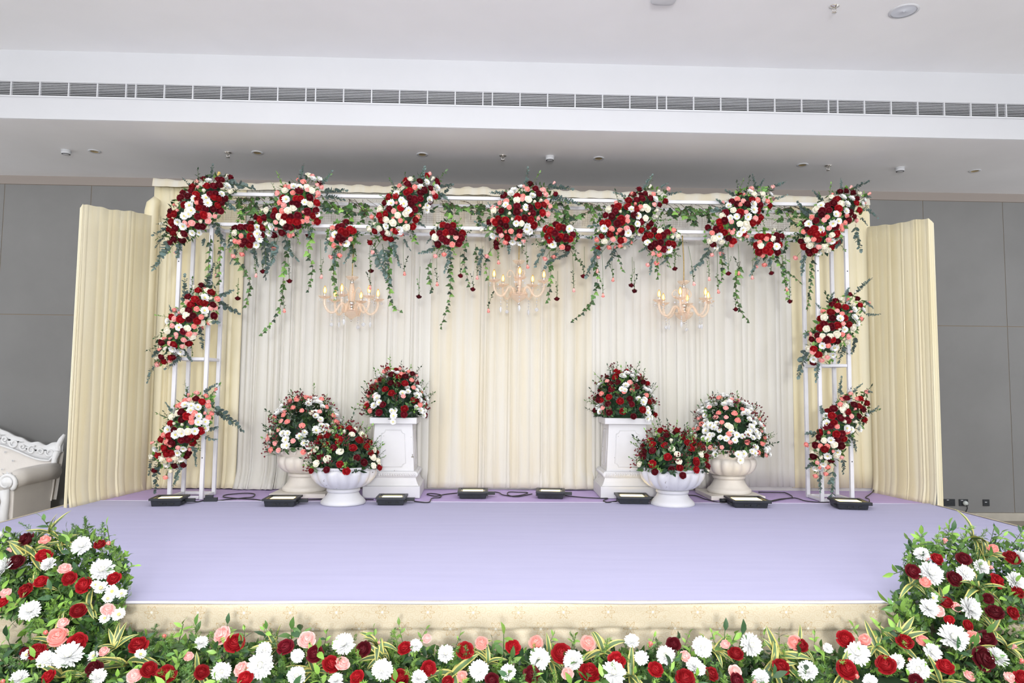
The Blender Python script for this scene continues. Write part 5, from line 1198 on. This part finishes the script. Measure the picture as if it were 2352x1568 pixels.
for lst, kinds in ((RA, ('red', 'red', 'red', 'dark')), (PA, ('pink', 'lpink', 'lpink')), (MA, ('mum',)), (DA, ('daisy',))):
    for (x, y, d) in lst:
        Y = ydepth(y); p = at(x, y, Y - .095); k = rnd.choice(kinds)
        if k in ('pink', 'lpink') and d < 22: k = 'pbud'
        if k == 'red' and y < 1300 and rnd.random() < .3: k = 'dark'
        dist = (p - CAM).dot(BF); wd = d * dist / FPX * (1.2 if k in ('red', 'dark', 'pink', 'lpink') else 1.1 if k != 'pbud' else .78)
        if y < 1600: bloom(owner(x, y), k, p, fnorm(x, y), wd)
# foliage of the border
polyL = [(-60, 1220), (60, 1225), (200, 1215), (290, 1265), (300, 1330), (285, 1395), (250, 1440), (215, 1500), (120, 1480), (60, 1425), (-60, 1400)]
polyR = [(2085, 1245), (2200, 1235), (2340, 1245), (2420, 1240), (2420, 1420), (2330, 1430), (2240, 1450), (2100, 1440), (2040, 1395), (2070, 1330)]
polyM = [(-60, 1500), (120, 1455), (250, 1440), (400, 1465), (700, 1478), (1000, 1485), (1300, 1490), (1600, 1490), (1900, 1490), (2080, 1462), (2200, 1440), (2340, 1450), (2420, 1470), (2420, 1640), (-60, 1640)]
STEM_ME = [MB().tube([(0, 0, 0), (.004, .003, .07), (.012, .004, .15)], .0022, 4).mesh('leaf_stem', STEM)]
def open_sprig(par, p, d, s_, light):
    o = put(par, STEM_ME[0], 'leafy_branch', p, d, s_)
    for i in range(6):
        z_ = .035 + .115 * i / 5; a = i * 2.5 + rnd.uniform(-.4, .4); el = .55 if i < 5 else 1.4
        dd = Vector((cos(a) * cos(el), sin(a) * cos(el), sin(el)))
        me = BLEAF[1] if light and rnd.random() < .75 else rnd.choice(BLEAF)
        ob('leaf', me, o, (.01 * z_ / .15, .003, z_), aim(dd, rnd.uniform(-.8, .8)), rnd.uniform(.7, 1.1))
    return o
def tuft(par, p, d, s_, n_=7):
    a0_ = rnd.uniform(0, 2 * pi)
    o = put(par, MB().tube([(0, 0, -.02), (0, 0, .02)], .006, 5).mesh('striped_leaf_tuft', STEM), 'striped_leaf_tuft', p, d, s_)
    for i in range(n_):
        a = a0_ + rnd.uniform(-1.3, 1.3) if i < n_ - 2 else a0_ + pi + rnd.uniform(-.8, .8); el = rnd.uniform(.35, 1.3); dd = Vector((cos(a) * cos(el), sin(a) * cos(el), sin(el)))
        q = aim(dd, 0); y_ = q @ Vector((0, -1, 0))
        # turn the leaf so that it arches outward and down
        out = Vector((cos(a), sin(a), -.4)); best = 0; bv = -9
        for k_ in range(8):
            v_ = (q @ Quaternion((0, 0, 1), k_ * pi / 4)) @ Vector((0, -1, 0))
            if v_.dot(out) > bv: bv = v_.dot(out); best = k_
        ob('leaf', rnd.choice(DLEAF), o, (0, 0, .01), q @ Quaternion((0, 0, 1), best * pi / 4), rnd.uniform(.7, 1.1))
for u, v in [(115, 1215), (140, 1238), (80, 1265), (205, 1385), (90, 1345), (60, 1280), (130, 1470), (265, 1480), (290, 1520), (140, 1545), (455, 1540), (640, 1480), (720, 1535), (865, 1475), (880, 1500), (1090, 1490), (1120, 1515), (1040, 1540), (1260, 1505), (1385, 1490), (1450, 1545), (1640, 1490), (1790, 1500), (1770, 1525), (1830, 1480), (1930, 1545), (2015, 1480), (2230, 1230), (2095, 1335), (2245, 1350), (2262, 1270), (2165, 1375), (2275, 1440), (2230, 1490), (2160, 1560), (2310, 1480), (2060, 1470)]:
    p = at(u, v + 10, ydepth(v) - .02); tuft(owner(u, v), p, fnorm(u, v) + Vector((0, -.1, .3)), rnd.uniform(.55, .85))
for poly, par, n_, in ((polyL, gL, 85), (polyR, gR, 85), (polyM, gM, 260)):
    pts = fill(poly, sqrt(160000 / n_) * .45 if par is not gM else 28); rnd.shuffle(pts)
    for (x, y) in pts[:n_]:
        p = at(x, y + 10, ydepth(y) + .03); d = fnorm(x, y) + Vector((0, 0, .5))
        if rnd.random() < .42: open_sprig(par, p, d, rnd.uniform(.7, 1.1), rnd.random() < .5)
        else: put(par, rnd.choice(FERN), 'fern_sprig', p, d, rnd.uniform(.55, .85))
    pp = []
    for (x, y) in fill(poly, 7.2, .5):
        p = at(x, y + 4, ydepth(y) + .03 + .05 * rnd.random()); pp.append((p, fnorm(x, y)))
    foliage(par, pp, .052, .0105, [FLEAF, FLEAFD, FLEAFL, FLEAF], spread=.9)
# outline branches that rise above the mounds
for (x0_, y0_, x1_, y1_) in [(195, 1260, 200, 1200), (215, 1265, 225, 1225), (265, 1290, 300, 1268), (270, 1310, 312, 1295), (160, 1250, 150, 1215), (235, 1255, 240, 1228), (60, 1250, 20, 1228), (130, 1245, 122, 1210), (100, 1410, 30, 1490), (80, 1420, 55, 1460), (140, 1420, 120, 1470), (60, 1400, 25, 1440),
                             (2110, 1265, 2078, 1228), (2130, 1260, 2112, 1230), (2150, 1255, 2162, 1215), (2180, 1255, 2190, 1222), (2105, 1300, 2045, 1315), (2220, 1245, 2215, 1215), (2340, 1250, 2345, 1220), (2280, 1260, 2300, 1240), (2110, 1430, 2035, 1382), (2120, 1440, 2050, 1420), (2100, 1450, 2060, 1435), (2310, 1420, 2345, 1460), (2270, 1425, 2290, 1465),
                             (435, 1480, 458, 1440), (560, 1480, 562, 1442), (605, 1480, 606, 1440), (745, 1485, 748, 1462), (925, 1475, 918, 1442), (960, 1480, 975, 1446), (1045, 1490, 1058, 1460), (1255, 1490, 1270, 1458), (1310, 1495, 1318, 1468), (1490, 1500, 1500, 1476), (1570, 1490, 1578, 1462), (1645, 1490, 1640, 1462), (1750, 1490, 1755, 1455), (1790, 1490, 1785, 1445), (1870, 1490, 1870, 1455), (1980, 1480, 1962, 1432)]:
    Y = ydepth(y0_) + .03; a = at(x0_, y0_, Y); b = at(x1_, y1_, Y - .02); o_ = owner(x0_, y0_); d = b - a
    open_sprig(o_, a, d, max(.6, d.length / .17), True)
# green base of the mounds, standing on deck and floor
mb = MB(); nseg = 60; vs_ = []
for k_ in range(7):
    a = pi * k_ / 6
    for i in range(nseg + 1):
        xx = -2.85 + 5.4 * i / nseg; hh = .30 + .02 * sin(xx * 5) - .012; vs_.append((xx, -3.66 + .27 * cos(a) * (1.0), .002 + hh * max(0, sin(a)) ** .6))
mb.add([Vector(v_) - gM.location for v_ in vs_], [(k_ * (nseg + 1) + i, k_ * (nseg + 1) + i + 1, (k_ + 1) * (nseg + 1) + i + 1, (k_ + 1) * (nseg + 1) + i) for k_ in range(6) for i in range(nseg)])
ob('foam_base', mb.mesh('foam_base', LEAFD), gM)
for g_, sx_ in ((gL, -1), (gR, 1)):
    mb = MB(); vs_ = []; nseg = 24; x_in, x_out = (-2.3, -2.9) if sx_ < 0 else (2.2, 2.62)
    for k_ in range(7):
        a = pi * k_ / 6
        for i in range(nseg + 1):
            f_ = i / nseg; xx = x_in + (x_out - x_in) * f_; hh = .11 * min(1, .25 + f_ * 5, .25 + (1 - f_) * 5) * (1 + .1 * sin(xx * 7))
            vs_.append((xx, -3.13 + .13 * cos(a), S + .003 + hh * max(0, sin(a)) ** .7))
    mb.add([Vector(v_) - g_.location for v_ in vs_], [(k_ * (nseg + 1) + i, k_ * (nseg + 1) + i + 1, (k_ + 1) * (nseg + 1) + i + 1, (k_ + 1) * (nseg + 1) + i) for k_ in range(6) for i in range(nseg)])
    ob('foam_base', mb.mesh('foam_base', LEAFD), g_)
print('objects', len(bpy.data.objects))
